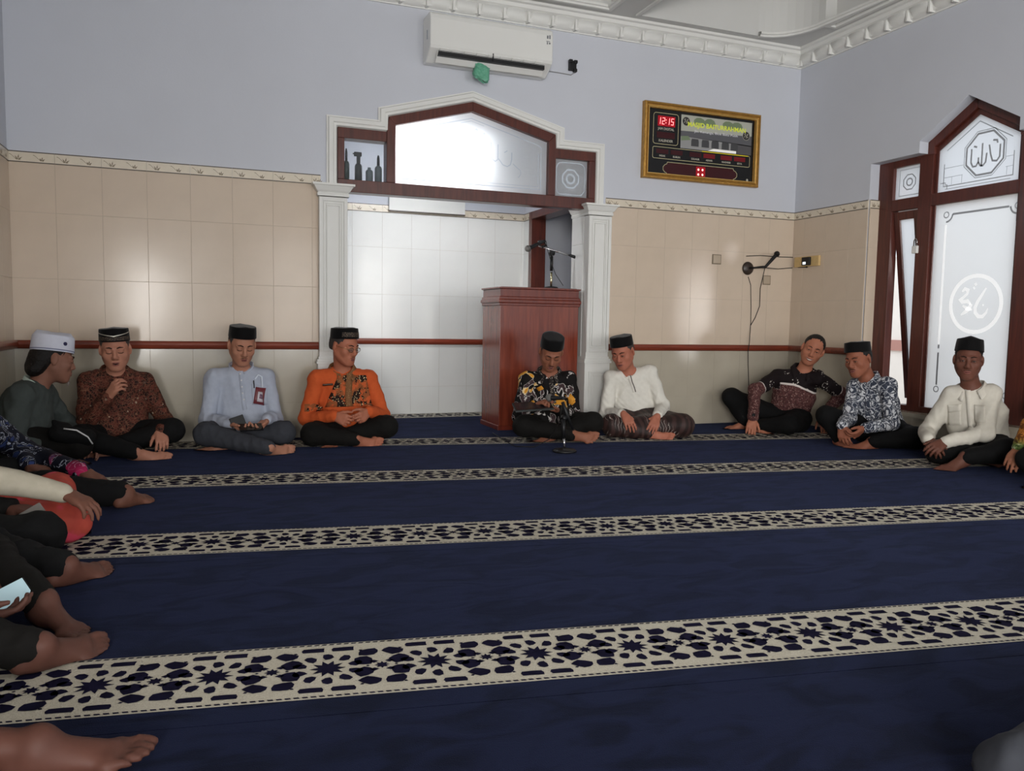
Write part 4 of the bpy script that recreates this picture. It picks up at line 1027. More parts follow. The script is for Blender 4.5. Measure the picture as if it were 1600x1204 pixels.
def relax(P, Q, it=1, lam=.5):
    for _ in range(it):
        S_ = np.zeros_like(P); n = np.zeros(len(P))
        for a, b in ((0, 1), (1, 2), (2, 3), (3, 0)):
            np.add.at(S_, Q[:, a], P[Q[:, b]]); np.add.at(n, Q[:, a], 1); np.add.at(S_, Q[:, b], P[Q[:, a]]); np.add.at(n, Q[:, b], 1)
        P = P+(S_/np.maximum(n, 1)[:, None]-P)*lam
    return P
def vnormals(P, Q):
    fn = np.cross(P[Q[:, 2]]-P[Q[:, 0]], P[Q[:, 3]]-P[Q[:, 1]]); N_ = np.zeros_like(P)
    for i in range(4): np.add.at(N_, Q[:, i], fn)
    return N_/(np.linalg.norm(N_, axis=1)[:, None]+1e-9)
def wrinkle(P, Q, amp, seed, freq=1.0):
    rg = np.random.RandomState(seed); N_ = vnormals(P, Q); d = np.zeros(len(P)); wv = np.zeros((len(P), 3))
    for i in range(3):
        k = rg.normal(size=3); k *= 9*freq/np.linalg.norm(k); wv += np.sin(P@k+rg.uniform(0, 6))[:, None]*rg.normal(size=3)*.035
    for i in range(7):
        k = rg.normal(size=3)*V(1, 1, .7); k *= (rg.uniform(18, 34) if i < 4 else rg.uniform(45, 80))*freq/np.linalg.norm(k)
        s_ = np.sin((P+wv)@k+rg.uniform(0, 6)); d += (1-np.abs(s_)**.8)*rg.uniform(.4, 1)*(1.5 if i < 4 else .7)
    d = d/3.2-.6
    return P+N_*(d*amp)[:, None]
def mesh_from(name, P, Q, m, attrs=None):
    me = bpy.data.meshes.new(name); me.vertices.add(len(P)); me.vertices.foreach_set('co', P.astype(np.float32).ravel())
    me.loops.add(len(Q)*4); me.loops.foreach_set('vertex_index', Q.astype(np.int32).ravel())
    me.polygons.add(len(Q)); me.polygons.foreach_set('loop_start', np.arange(0, len(Q)*4, 4, dtype=np.int32))
    me.polygons.foreach_set('use_smooth', np.ones(len(Q), bool))
    for mm in (m if isinstance(m, (list, tuple)) else [m]): me.materials.append(mm)
    for k, v in (attrs or {}).items():
        a = me.attributes.new(k, 'FLOAT', 'POINT'); a.data.foreach_set('value', np.asarray(v, np.float32))
    me.update(calc_edges=True); me.validate(); return me

def hand(S, wrist, tip, palm, side, curl=25, spread=1.0, thumb=35, sc=1.0):
    """palm + five bent fingers; tip = where the fingers point, palm = direction the palm faces, side = +1/-1 picks the thumb side"""
    w = V(wrist); d = unit(V(tip)-w); n = unit(V(palm)-d*np.dot(palm, d)); s = np.cross(d, n)*side
    kn = []
    for i, (o, l) in enumerate(((.030, .086), (.010, .090), (-.010, .086), (-.028, .078))):
        kp = w+(d*l+s*o*spread)*sc; S.cap(w+(s*o*.55+d*.015)*sc, kp, .0135*sc, .0115*sc, .010); kn.append(kp)
    S.cap(w+s*.018*sc+d*.03*sc, w-s*.018*sc+d*.06*sc, .015*sc, .014*sc, .012)
    def rotd(v, a): return v*math.cos(a)+n*math.sin(a)
    for i, (kp, L) in enumerate(zip(kn, (.068, .076, .070, .054))):
        p = kp; a = math.radians(curl*(.55+.12*i)); side_d = s*(.06, .02, -.03, -.09)[i]*spread
        for j, fr_ in enumerate((.44, .31, .25)):
            q = p+unit(rotd(d, a)+side_d)*L*fr_*sc
            S.cap(p, q, (.0092, .0083, .0074)[j]*sc, (.0085, .0076, .0066)[j]*sc, .0035); p = q; a += math.radians(curl*(.95, .7, .5)[j])
    t = math.radians(thumb); p = w+(s*.016+d*.018+n*.004)*sc
    for L, r, aa in ((.040, .0135, t*1.15), (.032, .0105, t*.75), (.026, .0088, t*.4)):
        q = p+unit(d*math.cos(aa)+s*math.sin(aa)+n*.25)*L*sc; S.cap(p, q, r*sc, r*.88*sc, .007); p = q
def foot(S, ankle, toe, up, side, sc=1.0):
    """heel, arch, ball and five toes; side=+1 puts the big toe on cross(toe_dir, up)"""
    a = V(ankle); d = unit(V(toe)-a); u = unit(V(up)-d*np.dot(up, d)); s = np.cross(d, u)*side
    S.cap(a+u*.012*sc, a-u*.024*sc, .029*sc, .027*sc, .018)
    S.cap(a-d*.034*sc-u*.034*sc, a+d*.02*sc-u*.036*sc, .025*sc, .025*sc, .018)
    S.cap(a-u*.008*sc, a+(d*.115-u*.038+s*.012)*sc, .029*sc, .019*sc, .022); S.cap(a-u*.022*sc, a+(d*.105-u*.044-s*.020)*sc, .027*sc, .017*sc, .022)
    S.cap(a+(d*.125+s*.030-u*.044)*sc, a+(d*.108-s*.034-u*.046)*sc, .019*sc, .016*sc, .016)
    for i, (o, b, L, r) in enumerate(((.031, .128, .052, .0130), (.011, .136, .044, .0092), (-.006, .132, .040, .0088), (-.021, .124, .035, .0083), (-.035, .113, .028, .0080))):
        p = a+(d*b+s*o-u*.044)*sc; q = p+(d*L*.6+s*o*.05+u*.004)*sc; e = q+(d*L*.4-u*.006)*sc
        S.cap(p, q, r*1.05*sc, r*.95*sc, .006); S.cap(q, e, r*sc, r*.92*sc, .003)
def head_prims(S, c, R, sc=1.0, wide=1.0):
    g = lambda x, y, z: c+R@V(x*wide, y, z)*sc
    E = lambda p, r, k=.02, op='+', Q=None: S.ell(g(*p), V(r)*sc*V(wide, 1, 1), R if Q is None else R@Q, k, op)
    Cc = lambda a, b, ra, rb=None, k=.02, op='+': S.cap(g(*a), g(*b), ra*sc, (ra if rb is None else rb)*sc, k, op)
    E((0, .014, .036), (.076, .094, .080)); E((0, -.026, -.030), (.063, .062, .084), .03)
    for s in (-1, 1):
        Cc((s*.050, .0, -.045), (s*.016, -.066, -.094), .022, .020, .03)
        E((s*.044, -.057, -.022), (.024, .022, .024), .02)
        E((s*.031, -.096, .006), (.019, .013, .0115), .010, '-')
        E((s*.031, -.0765, .005), (.0150, .0125, .0120), .004)
        E((s*.079, .012, -.004), (.0085, .020, .032), .008, '+', rotm(s*22))
        E((s*.0125, -.094, -.0315), (.0095, .010, .0080), .006)
        Cc((s*.012, -.087, .026), (s*.046, -.074, .024), .0095, .008, .012)
    Cc((0, -.084, .018), (0, -.105, -.026), .0085, .0125, .010)
    E((0, -.079, -.062), (.030, .018, .024), .018); Cc((-.019, -.090, -.0575), (.019, -.090, -.0575), .0062, None, .004); Cc((-.016, -.090, -.0690), (.016, -.090, -.0690), .0070, None, .004)
    E((0, -.072, -.097), (.022, .018, .016), .016)
    Cc((-.022, -.103, -.0632), (.022, -.103, -.0632), .0055, None, .004, '-')
    return g
def tube_local(mb, g, pts, r, n=6, flat=None, m=0): mb.tube([g(*p) for p in pts], r, n, m, flat=flat)

SKIN = {}
def skin(tone):
    tone = tuple(min(255, int(v*1.16)) for v in tone)
    if tone not in SKIN:
        t = NT('brown_skin', .55, .22); n = t.noise(18, 3)
        c = tuple(tone); SKIN[tone] = t.done(t.mix(n, tuple(int(v*.90) for v in c), tuple(min(255, int(v*1.06)) for v in c)))
        t.b.inputs['Subsurface Weight'].default_value = .0
    return SKIN[tone]
m_hair = mat('black_hair', (22, 19, 18), .55, .3, var=.3, vscale=60, bump=.6, bscale=160)
m_brow = mat('dark_brow_hair', (42, 30, 26), .8, .1)
m_lash = mat('dark_lash_line', (34, 22, 19), .6, .2)
m_lip = mat('brown_lips', (132, 78, 70), .45, .3)
m_teeth = mat('teeth', (220, 210, 196), .3, .4)
m_eye = mat('eye_white', (150, 138, 128), .35, .3); m_iris = mat('dark_iris', (26, 18, 14), .15, .5)
m_velvet = mat('black_velvet_cap', (11, 10, 11), .85, .15, sheen=.15)
m_button = mat('pale_buttons', (206, 206, 206), .3, .4)
def cap_mesh(h=.088, tilt=0.0, rx=.084, ry=.103, top=.95, ridge=.010, n=40, z0=0.0, fold=True):
    rows = []; 
    for z, k in ((-.004, .985), (0, 1.0), (h*.5, 1.0-(1-top)*.45), (h*.94, top), (h, top*.975)):
        rows.append([(rx*k*math.cos(2*math.pi*i/n), ry*k*math.sin(2*math.pi*i/n), z) for i in range(n)])
    for k in (.80, .55, .25):
        rows.append([(rx*top*k*math.cos(2*math.pi*i/n), ry*top*k*math.sin(2*math.pi*i/n), h+(ridge*(1-abs(math.cos(2*math.pi*i/n)*k))*(1 if fold else 1.5)-.004)) for i in range(n)])
    mb = MB(); vs = [p for r in rows for p in r]; fs = []
    for j in range(len(rows)-1):
        for i in range(n): fs.append((j*n+i, j*n+(i+1) % n, (j+1)*n+(i+1) % n, (j+1)*n+i))
    b = len(rows)-1; fs.append(tuple(b*n+i for i in range(n))); mb.add(vs, fs, 0, True); return mb

def anchor(x, y):
    """joints on planes that face the camera: d metres behind (+) or before (-) the anchor"""
    a = V(x, y); v = unit(a-CAM[:2])
    def A(px, py, d=0.0):
        r = FWD*FOC+RIGHT*(px-W_/2)+DOWN*(py-H_/2); t = ((a-CAM[:2])@v+d)/(r[:2]@v); return CAM+r*t
    return A
def J(px, py, y=None, z=None, x=None): return px3(px, py, y, z, x)

class Person:
    def __init__(s, label, base, tone=(128, 86, 68), sc=1.0, name='person'):
        s.base = V(base[0], base[1], 0); s.e = empty(name, tuple(s.base), label, 'person'); s.tone = tone; s.sc = sc
        s.body = SDF(); s.parts = {}
    def L(s, p): return V(p)-s.base
    def pose(s, pelvis, chest, neck, head, sh, el, wr, tips, hips, kn, an, toes, palms=((0, 0, -1), (0, 0, -1)), curl=(30, 30), foot_up=((0, 0, 1), (0, 0, 1)), hrot=(0, 0, 0), girth=1.0, thumbs=(1, -1), bigtoe=(-1, 1), hw=1.0):
        """joints in room coordinates; pairs are (the person's right, the person's left)"""
        L = s.L; q = s.q = dict(pelvis=L(pelvis), chest=L(chest), neck=L(neck), head=L(head), sh=[L(p) for p in sh], el=[L(p) for p in el], wr=[L(p) for p in wr], tips=[L(p) for p in tips],
                     hips=[L(p) for p in hips], kn=[L(p) for p in kn], an=[L(p) for p in an], toes=[L(p) for p in toes])
        for k_, zmin in (('kn', .085), ('an', .052), ('toes', .026), ('hips', .095)):
            for v_ in q[k_]: v_[2] = max(v_[2], zmin)
        q['pelvis'][2] = max(q['pelvis'][2], .11)
        s.R = rotm(*hrot); s.girth = girth; B_ = s.body; lat = s.lat = unit(q['sh'][1]-q['sh'][0]); upv = unit(q['neck']-q['pelvis']); s.fw = fw = unit(np.cross(lat, upv))
        if DEBUG_POSE:
            f_ = lambda a, b: round(float(np.linalg.norm(a-b)), 2)
            print(s.e['label'][:40], 'uarm', [f_(q['sh'][i], q['el'][i]) for i in (0, 1)], 'farm', [f_(q['el'][i], q['wr'][i]) for i in (0, 1)], 'thigh', [f_(q['hips'][i], q['kn'][i]) for i in (0, 1)], 'shank', [f_(q['kn'][i], q['an'][i]) for i in (0, 1)], 'shw', f_(*q['sh']), 'pel-neck', f_(q['pelvis'], q['neck']), 'neck-head', f_(q['neck'], q['head']), 'z', [round(float(v[2]), 2) for v in q['kn']+q['an']+q['toes']+[q['pelvis']]])
        mid = (q['pelvis']+q['chest'])/2
        B_.cap(q['pelvis'], mid, .118, .105, .05, n=fw, f=.72); B_.cap(mid, q['chest'], .105, .125, .05, n=fw, f=.72)
        B_.cap(q['chest'], q['neck']-upv*.07, .125, .08, .05, n=fw, f=.66); B_.cap(q['sh'][0], q['sh'][1], .042, None, .05)
        B_.cap(q['neck']-upv*.05, q['head']+s.R@V(0, .022, -.05), .054, .050, .03)
        for i in (0, 1):
            B_.cap(q['sh'][i], q['el'][i], .043, .035, .03); B_.cap(q['el'][i], q['wr'][i], .037, .025, .02)
            hand(B_, q['wr'][i], q['tips'][i], palms[i], thumbs[i], curl[i], sc=s.sc)
            B_.cap(q['hips'][i], q['kn'][i], .070, .048, .04); B_.cap(q['kn'][i], q['an'][i], .050, .029, .03)
            foot(B_, q['an'][i], q['toes'][i], foot_up[i], bigtoe[i], s.sc)
        s.g = head_prims(B_, q['head'], s.R, s.sc, hw)
        s.hw = hw
        return s
    def finish_body(s, h=.0058):
        P, Q = s.body.mesh(h); P = relax(P, Q, 1, .35); P[:, 2] = np.maximum(P[:, 2], .0045)
        me = mesh_from('body', P, Q, skin(s.tone)); o = link('body', me, s.e); s.bvh = BVHTree.FromPolygons([tuple(p) for p in P], [tuple(f) for f in Q]); return o
    def garment(s, name, S, m, h=None, amp=.005, seed=1, attrs=None, freq=1.0):
        h = h or getattr(s, 'gh', .0076)
        P, Q = S.mesh(h); P = relax(P, Q, 1, .5); P = wrinkle(P, Q, amp, seed, freq); P[:, 2] = np.maximum(P[:, 2], .0030)
        A = attrs(P) if attrs else None
        o = link(name, mesh_from(name, P, Q, m, A), s.e)
        s.parts[name] = BVHTree.FromPolygons([tuple(p) for p in P], [tuple(f) for f in Q]); return o
    def shirt(s, m, name='shirt', amp=.006, seed=1, sleeve=1.0, grow=0.0, hem=None, attrs=None, lap=0.0):
        q = s.q; S = SDF(); fw = s.fw; up = unit(q['neck']-q['pelvis']); g = s.girth; mid = (q['pelvis']+q['chest'])/2
        lo = q['pelvis']-up*.03
        S.cap(lo, mid+fw*.012, .148*g+grow, .142*g+grow, .05, n=fw, f=.74); S.cap(mid+fw*.012, q['chest'], .142*g+grow, .156*g+grow, .05, n=fw, f=.70)
        S.cap(q['chest'], q['neck']-up*.085, .156*g+grow, .092+grow, .05, n=fw, f=.64)
        S.cap(q['sh'][0], q['sh'][1], .046+grow, None, .05)
        S.cap(q['neck']-up*.095, q['neck']-up*.058, .075, .052, .03)
        for i in (0, 1): S.cap(q['neck']-up*.07, q['sh'][i], .046, .048, .04)
        for i in (0, 1):
            S.cap(q['sh'][i], q['el'][i], .055+grow, .049+grow, .022)
            e = q['el'][i]+(q['wr'][i]-q['el'][i])*sleeve
            S.cap(q['el'][i], e, .049+grow, .038+grow, .020)
        if lap:
            for i in (0, 1): S.cap(lo, q['pelvis']+(q['kn'][i]-q['pelvis'])*lap+V(0, 0, .02), .12, .09, .05)
        return s.garment(name, S, m, amp=amp, seed=seed, attrs=attrs)
    def trousers(s, m, name='trousers', amp=.006, seed=2, to=.97, fat=1.0, cloth=False):
        q = s.q; S = SDF(); S.cap(q['hips'][0], q['hips'][1], .098, None, .06); S.cap(q['pelvis'], q['pelvis']+V(0, 0, .05), .12, .115, .05, n=s.fw, f=.8)
        for i in (0, 1):
            S.cap(q['hips'][i], q['kn'][i], .094*fat, .070*fat, .05); e = q['kn'][i]+(q['an'][i]-q['kn'][i])*to
            S.cap(q['kn'][i], e, .070*fat, .046*fat, .035)
        if cloth:      # a sarong: the cloth spans the two legs
            S.cap(q['kn'][0], q['kn'][1], .055, None, .06); c = (q['kn'][0]+q['kn'][1])/2
            S.cap(q['pelvis'], c, .11, .06, .06); S.cap((q['an'][0]+q['kn'][0])/2, (q['an'][1]+q['kn'][1])/2, .05, None, .06)
        return s.garment(name, S, m, amp=amp, seed=seed)
    # ---- head details
    def face(s, eyes='down', mouth='closed', moustache=0.0, brow=1.0, old=False):
        g = s.g; F_ = -s.R[:, 1]
        for k in (-1, 1):
            mb = MB(); tube_local(mb, g, [(k*.012, -.0945, .026), (k*.028, -.0905, .0315), (k*.046, -.079, .027)], [.0034*brow, .0040*brow, .0022*brow], 6); mb.build('eyebrow', m_brow, s.e)
            if eyes == 'down':
                mb = MB(); tube_local(mb, g, [(k*.016, -.0855, .000), (k*.024, -.0890, -.0030), (k*.032, -.0893, -.0040), (k*.040, -.0860, -.0028), (k*.046, -.080, -.0005)], .0017, 6); mb.build('eyelashes', m_lash, s.e)
            else:
                ec = g(k*.031, -.0775, .005); mb = MB()
                mb.lathe([(0, -.0118)]+[(.0118*math.sin(a), -.0118*math.cos(a)) for a in np.linspace(.3, 2.85, 9)]+[(0, .0118)], ec+F_*.0012, 16, ax=F_, m=0); mb.build('eye', m_eye, s.e)
                mb = MB(); mb.lathe([(0, 0), (.0055, 0), (.0045, .0014), (0, .002)], ec+F_*.0128, 14, ax=F_); mb.build('iris', m_iris, s.e)
                for dz, rr in ((.0060, .0036), (-.0056, .0032)):
                    mb = MB(); tube_local(mb, g, [(k*.016, -.0850, .004+dz*.35), (k*.024, -.0892, .004+dz), (k*.033, -.0895, .004+dz*1.05), (k*.041, -.0862, .004+dz*.7), (k*.047, -.080, .004)], rr, 6); mb.build('eyelid', skin(s.tone), s.e)
                mb = MB(); tube_local(mb, g, [(k*.016, -.0865, .0055), (k*.024, -.0908, .0070), (k*.033, -.0910, .0074), (k*.041, -.0878, .0056), (k*.047, -.081, .004)], .0015, 6); mb.build('eyelashes', m_lash, s.e)
        if mouth == 'smile':
            mb = MB(); tube_local(mb, g, [(-.027, -0.0922, -.0545), (-.014, -0.0997, -.0580), (0, -0.1017, -.0590), (.014, -0.0997, -.0580), (.027, -0.0922, -.0545)], [.002, .004, .0044, .004, .002], 8); mb.build('lip', m_lip, s.e)
            mb = MB(); tube_local(mb, g, [(-.024, -0.0927, -.0575), (-.012, -0.0987, -.0640), (0, -0.1002, -.0655), (.012, -0.0987, -.0640), (.024, -0.0927, -.0575)], [.0015, .0042, .005, .0042, .0015], 8); mb.build('teeth', m_teeth, s.e)
            mb = MB(); tube_local(mb, g, [(-.026, -0.0912, -.0575), (-.012, -0.0982, -.0705), (0, -0.0997, -.0730), (.012, -0.0982, -.0705), (.026, -0.0912, -.0575)], [.0018, .004, .005, .004, .0018], 8); mb.build('lip', m_lip, s.e)
        else:
            op = .004 if mouth == 'open' else 0
            mb = MB(); tube_local(mb, g, [(-.024, -0.0907, -.0615), (-.010, -0.0987, -.0575), (0, -0.1002, -.0590), (.010, -0.0987, -.0575), (.024, -0.0907, -.0615)], [.0015, .0038, .0038, .0038, .0015], 8); mb.build('lip', m_lip, s.e)
            mb = MB(); tube_local(mb, g, [(-.023, -0.0904, -.0632-op*.3), (-.010, -0.0977, -.0685-op), (0, -0.0992, -.0695-op), (.010, -0.0977, -.0685-op), (.023, -0.0904, -.0632-op*.3)], [.0015, .0044, .0050, .0044, .0015], 8); mb.build('lip', m_lip, s.e)
            mb = MB(); tube_local(mb, g, [(-.022, -0.0922, -.0625), (0, -0.1007, -.0640-op*.5), (.022, -0.0922, -.0625)], [.0012, .0014+op*.6, .0012], 6); mb.build('mouth_line', m_lash, s.e)
        for k in (-1, 1):
            mb = MB(); tube_local(mb, g, [(k*.0065, -.1010, -.0375), (k*.0125, -.0975, -.0385)], .0026, 6); mb.build('nostril', m_lash, s.e)
        if moustache:
            mb = MB(); tube_local(mb, g, [(-.024, -0.0915, -.0545), (-.010, -0.0995, -.0495), (0, -0.1015, -.0490), (.010, -0.0995, -.0495), (.024, -0.0915, -.0545)], [.0015*moustache, .0036*moustache, .003*moustache, .0036*moustache, .0015*moustache], 6); mb.build('moustache', m_brow, s.e)
    def hair(s, style='short', m=None, low=-.035):
        S = SDF(); g = s.g; R = s.R; c = s.q['head']; sc = s.sc
        E = lambda p, r, k=.012, op='+': S.ell(g(*p), V(r)*sc*V(s.hw, 1, 1), R, k, op)
        E((0, .020, .038), (.0795, .0945, .083)); E((0, .050, -.005), (.070, .060, .062), .02)
        if style == 'long':
            E((0, .072, -.030), (.072, .050, .070), .03); E((0, .085, -.070), (.062, .038, .035), .02); E((.02, .10, -.045), (.03, .025, .03), .01); E((-.03, .098, -.075), (.03, .022, .022), .01)
        E((0, -.078, -.012), (.078, .066, .080), .010, '-'); E((0, -.085, .022), (.066, .050, .042), .010, '-')
        if style != 'long':
            for k in (-1, 1): E((k*.078, .010, -.012), (.018, .026, .040), .006, '-')
            E((0, -.012, -.085), (.12, .10, .062), .010, '-')
        else:
            for k in (-1, 1): E((k*.082, .004, -.006), (.016, .026, .036), .006, '-')
        S.cut(R@V(0, 0, -1), -float((R@V(0, 0, 1))@c)-low*sc if style != 'long' else -float((R@V(0, 0, 1))@c)+.12)
        P, Q = S.mesh(.0045); P = wrinkle(P, Q, .0022, 5, 3.0)
        return link('hair', mesh_from('hair', P, Q, m or m_hair), s.e)
    def cap(s, mats=None, h=.066, pitch=-12, z=.054, yoff=.012, name='cap', rx=.0845, ry=.1035, top=.95, ridge=.010, roll=0):
        mb = cap_mesh(h, rx=rx*s.hw, ry=ry, top=top, ridge=ridge); o = mb.build(name, mats or m_velvet, s.e)
        Rm = s.R@rotm(0, pitch, roll); M4 = Matrix.Identity(4)
        p = s.g(0, yoff, z)
        for i in range(3):
            for j in range(3): M4[i][j] = Rm[i, j]*s.sc
            M4[i][3] = p[i]
        o.matrix_local = M4; s.capR = Rm; s.capP = p; return o
    def collar(s, m, r=.066, h=.036, open_=.0, name='collar', lay=.5, tiltf=.0, wing=True):
        """band round the neck with turned-down wings, or a standing band"""
        q = s.q; up = unit(q['head']+s.R@V(0, .02, -.06)-(q['neck']-unit(q['neck']-q['pelvis'])*.06)); lat = unit(s.lat-up*np.dot(s.lat, up)); fw = np.cross(up, lat)*-1
        fw = unit(np.cross(lat, up)); fw = fw if np.dot(fw, s.fw) > 0 else -fw
        c = q['neck']-unit(q['neck']-q['pelvis'])*.010; r = .071; n = 28; mb = MB(); vs = []; gap = .16+open_
        prof = [(0, -.012), (.003, h*.6), (.004, h), (.010, h*.96), (.020, h*.4), (.030, h*-.15)] if wing else [(0, -.012), (.0, h), (.005, h), (.006, -.012)]
        for i in range(n+1):
            a = gap+(2*math.pi-2*gap)*i/n; d = fw*math.cos(a)+lat*math.sin(a); fr_ = max(0, math.cos(a))
            for (o, z) in prof:
                ext = 1.0+(1.1*fr_**3 if wing and o > .015 else 0)
                vs.append(c+d*((r+o*ext)*(1-.08*fr_))+up*(z*(1-.25*fr_)-fr_*.030-(.022*fr_**3 if o > .015 else 0)))
        k = len(prof); fs = [(i*k+j, i*k+j+1, (i+1)*k+j+1, (i+1)*k+j) for i in range(n) for j in range(k-1)]
        mb.add(vs, fs, 0, True); o = mb.build(name, m, s.e); sol = o.modifiers.new('solid', 'SOLIDIFY'); sol.thickness = .003; return o
    def on(s, part, px, py, lift=.003):
        """point of a garment seen at a pixel of the photograph, in local coordinates, with its normal"""
        o = CAM-s.base; d = px3(px, py, y=0.0)-CAM
        hit = s.parts[part].ray_cast(Vector(o), Vector(unit(d)), 20)
        if hit[0] is None: return None
        return np.array(hit[0])+np.array(hit[1])*lift, np.array(hit[1])
    def ribbon(s, part, pts, w, m, name, lift=.002, sub_=5):
        """strip laid on a garment through picture points"""
        P_ = []
        for (a, b) in zip(pts[:-1], pts[1:]):
            for t in np.linspace(0, 1, sub_, endpoint=False): P_.append((a[0]+(b[0]-a[0])*t, a[1]+(b[1]-a[1])*t))
        P_.append(pts[-1]); R_ = [r for r in (s.on(part, *p, lift) for p in P_) if r is not None]
        if len(R_) < 2: return None
        vs = []; k = len(R_)
        pos = np.array([r[0] for r in R_]); nn = np.array([r[1] for r in R_])
        for i in range(k):
            t = unit(pos[min(i+1, k-1)]-pos[max(i-1, 0)]); n = unit(nn[max(0, i-1):i+2].mean(0)); sd = unit(np.cross(n, t))
            vs += [pos[i]-sd*w/2-n*.002, pos[i]-sd*w/2+n*.001, pos[i]+sd*w/2+n*.001, pos[i]+sd*w/2-n*.002]
        fs = [(i*4+j, i*4+j+1, (i+1)*4+j+1, (i+1)*4+j) for i in range(k-1) for j in range(3)]
        return MB().add(vs, fs, 0, True).build(name, m, s.e)
    def patch(s, part, poly, m, name, lift=.003, div=6):
        """cloth patch covering a quadrilateral of the picture, draped on a garment"""
        (a, b, c, d) = [V(p) for p in poly]; vs = []; ok = True
        for i in range(div+1):
            for j in range(div+1):
                u, v = i/div, j/div; p = (a*(1-u)+b*u)*(1-v)+(d*(1-u)+c*u)*v
                r = s.on(part, *p, lift)
                if r is None: return None
                vs.append(r[0])
        fs = [(i*(div+1)+j, (i+1)*(div+1)+j, (i+1)*(div+1)+j+1, i*(div+1)+j+1) for i in range(div) for j in range(div)]
        o = MB().add(vs, fs, 0, True).build(name, m, s.e); sol = o.modifiers.new('solid', 'SOLIDIFY'); sol.thickness = .0025; return o
    def shape(s, part, pts, m, name, lift=.003):
        h_ = [s.on(part, *p, lift) for p in pts]
        if any(r is None for r in h_): return None
        vs = [r[0] for r in h_]; c = s.on(part, sum(p[0] for p in pts)/len(pts), sum(p[1] for p in pts)/len(pts), lift+.002)
        vs.append(c[0]); n = len(pts); o = MB().add(vs, [(i, (i+1) % n, n) for i in range(n)], 0, True).build(name, m, s.e); sol = o.modifiers.new('solid', 'SOLIDIFY'); sol.thickness = .002; return o
    def dots(s, part, pts, r, m, name):
        for p in pts:
            h_ = s.on(part, *p, .001)
            if h_ is not None: MB().lathe([(0, 0), (r, 0), (r*.9, r*.4), (0, r*.5)], h_[0], 10, ax=h_[1]).build(name, m, s.e)
DEBUG_POSE = False
def knee(hip, ankle, pole, a=.42, b=.40):
    """two-bone joint: where the knee goes, bent towards pole"""
    h, k = V(hip), V(ankle); d = k-h; L = min(np.linalg.norm(d), (a+b)*.995); u = unit(d); x = (a*a-b*b+L*L)/(2*L); r = math.sqrt(max(a*a-x*x, 1e-5))
    p = unit(V(pole)-h-u*np.dot(V(pole)-h, u)); return h+u*x+p*r
# ------------------------------------------------------------------ clothes
def cloth(name, a, b=None, rough=.85, scale=40):
    t = NT(name, rough, .2); n = t.noise(scale, 3); b = b or tuple(int(v*.88) for v in a)
    t.bump(t.noise(700, 2), .15, .002); return t.done(t.mix(n, a, b))
m_blk = cloth('black_trouser_cloth', (15, 15, 16), (10, 10, 11)); m_blk2 = cloth('near_black_brown_cloth', (20, 18, 16), (13, 12, 11))
m_grey = cloth('dark_grey_trouser_cloth', (62, 64, 70), (50, 52, 58)); m_ltblue = cloth('pale_blue_grey_shirt_cloth', (176, 182, 196), (160, 167, 182))
m_whiteshirt = cloth('off_white_shirt_cloth', (222, 219, 210), (206, 202, 192)); m_white2 = cloth('cream_white_shirt_cloth', (218, 214, 202), (204, 198, 186))
m_blazer = cloth('grey_green_blazer_cloth', (74, 80, 78), (60, 66, 64)); m_cream = cloth('cream_sleeve_cloth', (190, 182, 164), (172, 164, 146)); m_mint = cloth('pale_mint_collar', (196, 212, 200))
# brown batik with cream dots
t = NT('brown_batik', .8, .2); w = t.warp(.05, 14); v = t.voro(34, vec=w); n = t.noise(26, 4, dist=2.0)
c = t.mix(t.step(n, .42, .56), (34, 18, 16), (92, 46, 36)); c = t.mix(t.step(t.voro(60, 'DISTANCE_TO_EDGE', vec=w), .05, .02), c, (120, 84, 64))
lowz = t.step(t.sep(2), .34, .20); dot = t.math('MULTIPLY', t.step(t.voro(22), .17, .13), t.step(t.noise(9), .44, .52))
m_batik_brown = t.done(t.mix(t.math('MULTIPLY', dot, t.math('ADD', t.math('MULTIPLY', lowz, .7), .25)), c, (206, 192, 166)))
# orange cloth and its patterned centre panel
m_orange = cloth('orange_shirt_cloth', (202, 92, 46), (184, 78, 38))
t = NT('orange_batik_panel', .8, .2); w = t.warp(.06, 10); n = t.noise(24, 3, vec=w)
c = t.mix(t.step(n, .46, .54), (190, 90, 48), (140, 80, 46)); d = t.step(t.voro(80, vec=w), .32, .22)
c = t.mix(t.math('MULTIPLY', t.step(t.noise(20, 2), .53, .56), 1.0), c, t.mix(d, (38, 24, 18), (222, 196, 150)))
m_orange_pat = t.done(c)
t = NT('brown_batik_strip', .8, .2); m_brownstrip = t.done(t.mix(t.step(t.voro(90), .3, .15), (122, 84, 54), (160, 122, 84)))
# black batik with amber birds
t = NT('black_amber_batik', .8, .2); w = t.warp(.10, 7); n = t.noise(8.5, 2, vec=w, dist=.6); n2 = t.noise(13, 2, vec=t.warp(.12, 9), dist=1.0)
c = t.mix(t.step(n2, .585, .60), (17, 14, 14), (66, 50, 52))
edge = t.math('MULTIPLY', t.step(n2, .57, .585), t.step(n2, .615, .60)); c = t.mix(edge, c, (206, 200, 196))
c = t.mix(t.step(n, .615, .625), c, (206, 142, 44)); c = t.mix(t.math('MULTIPLY', t.step(n, .60, .61), t.step(n, .63, .62)), c, (224, 200, 150))
m_batik_black = t.done(c)
t = NT('white_black_collar_batik', .8, .2); m_collar_pat = t.done(t.mix(t.step(t.voro(110), .32, .22), (44, 38, 36), (196, 186, 172)))
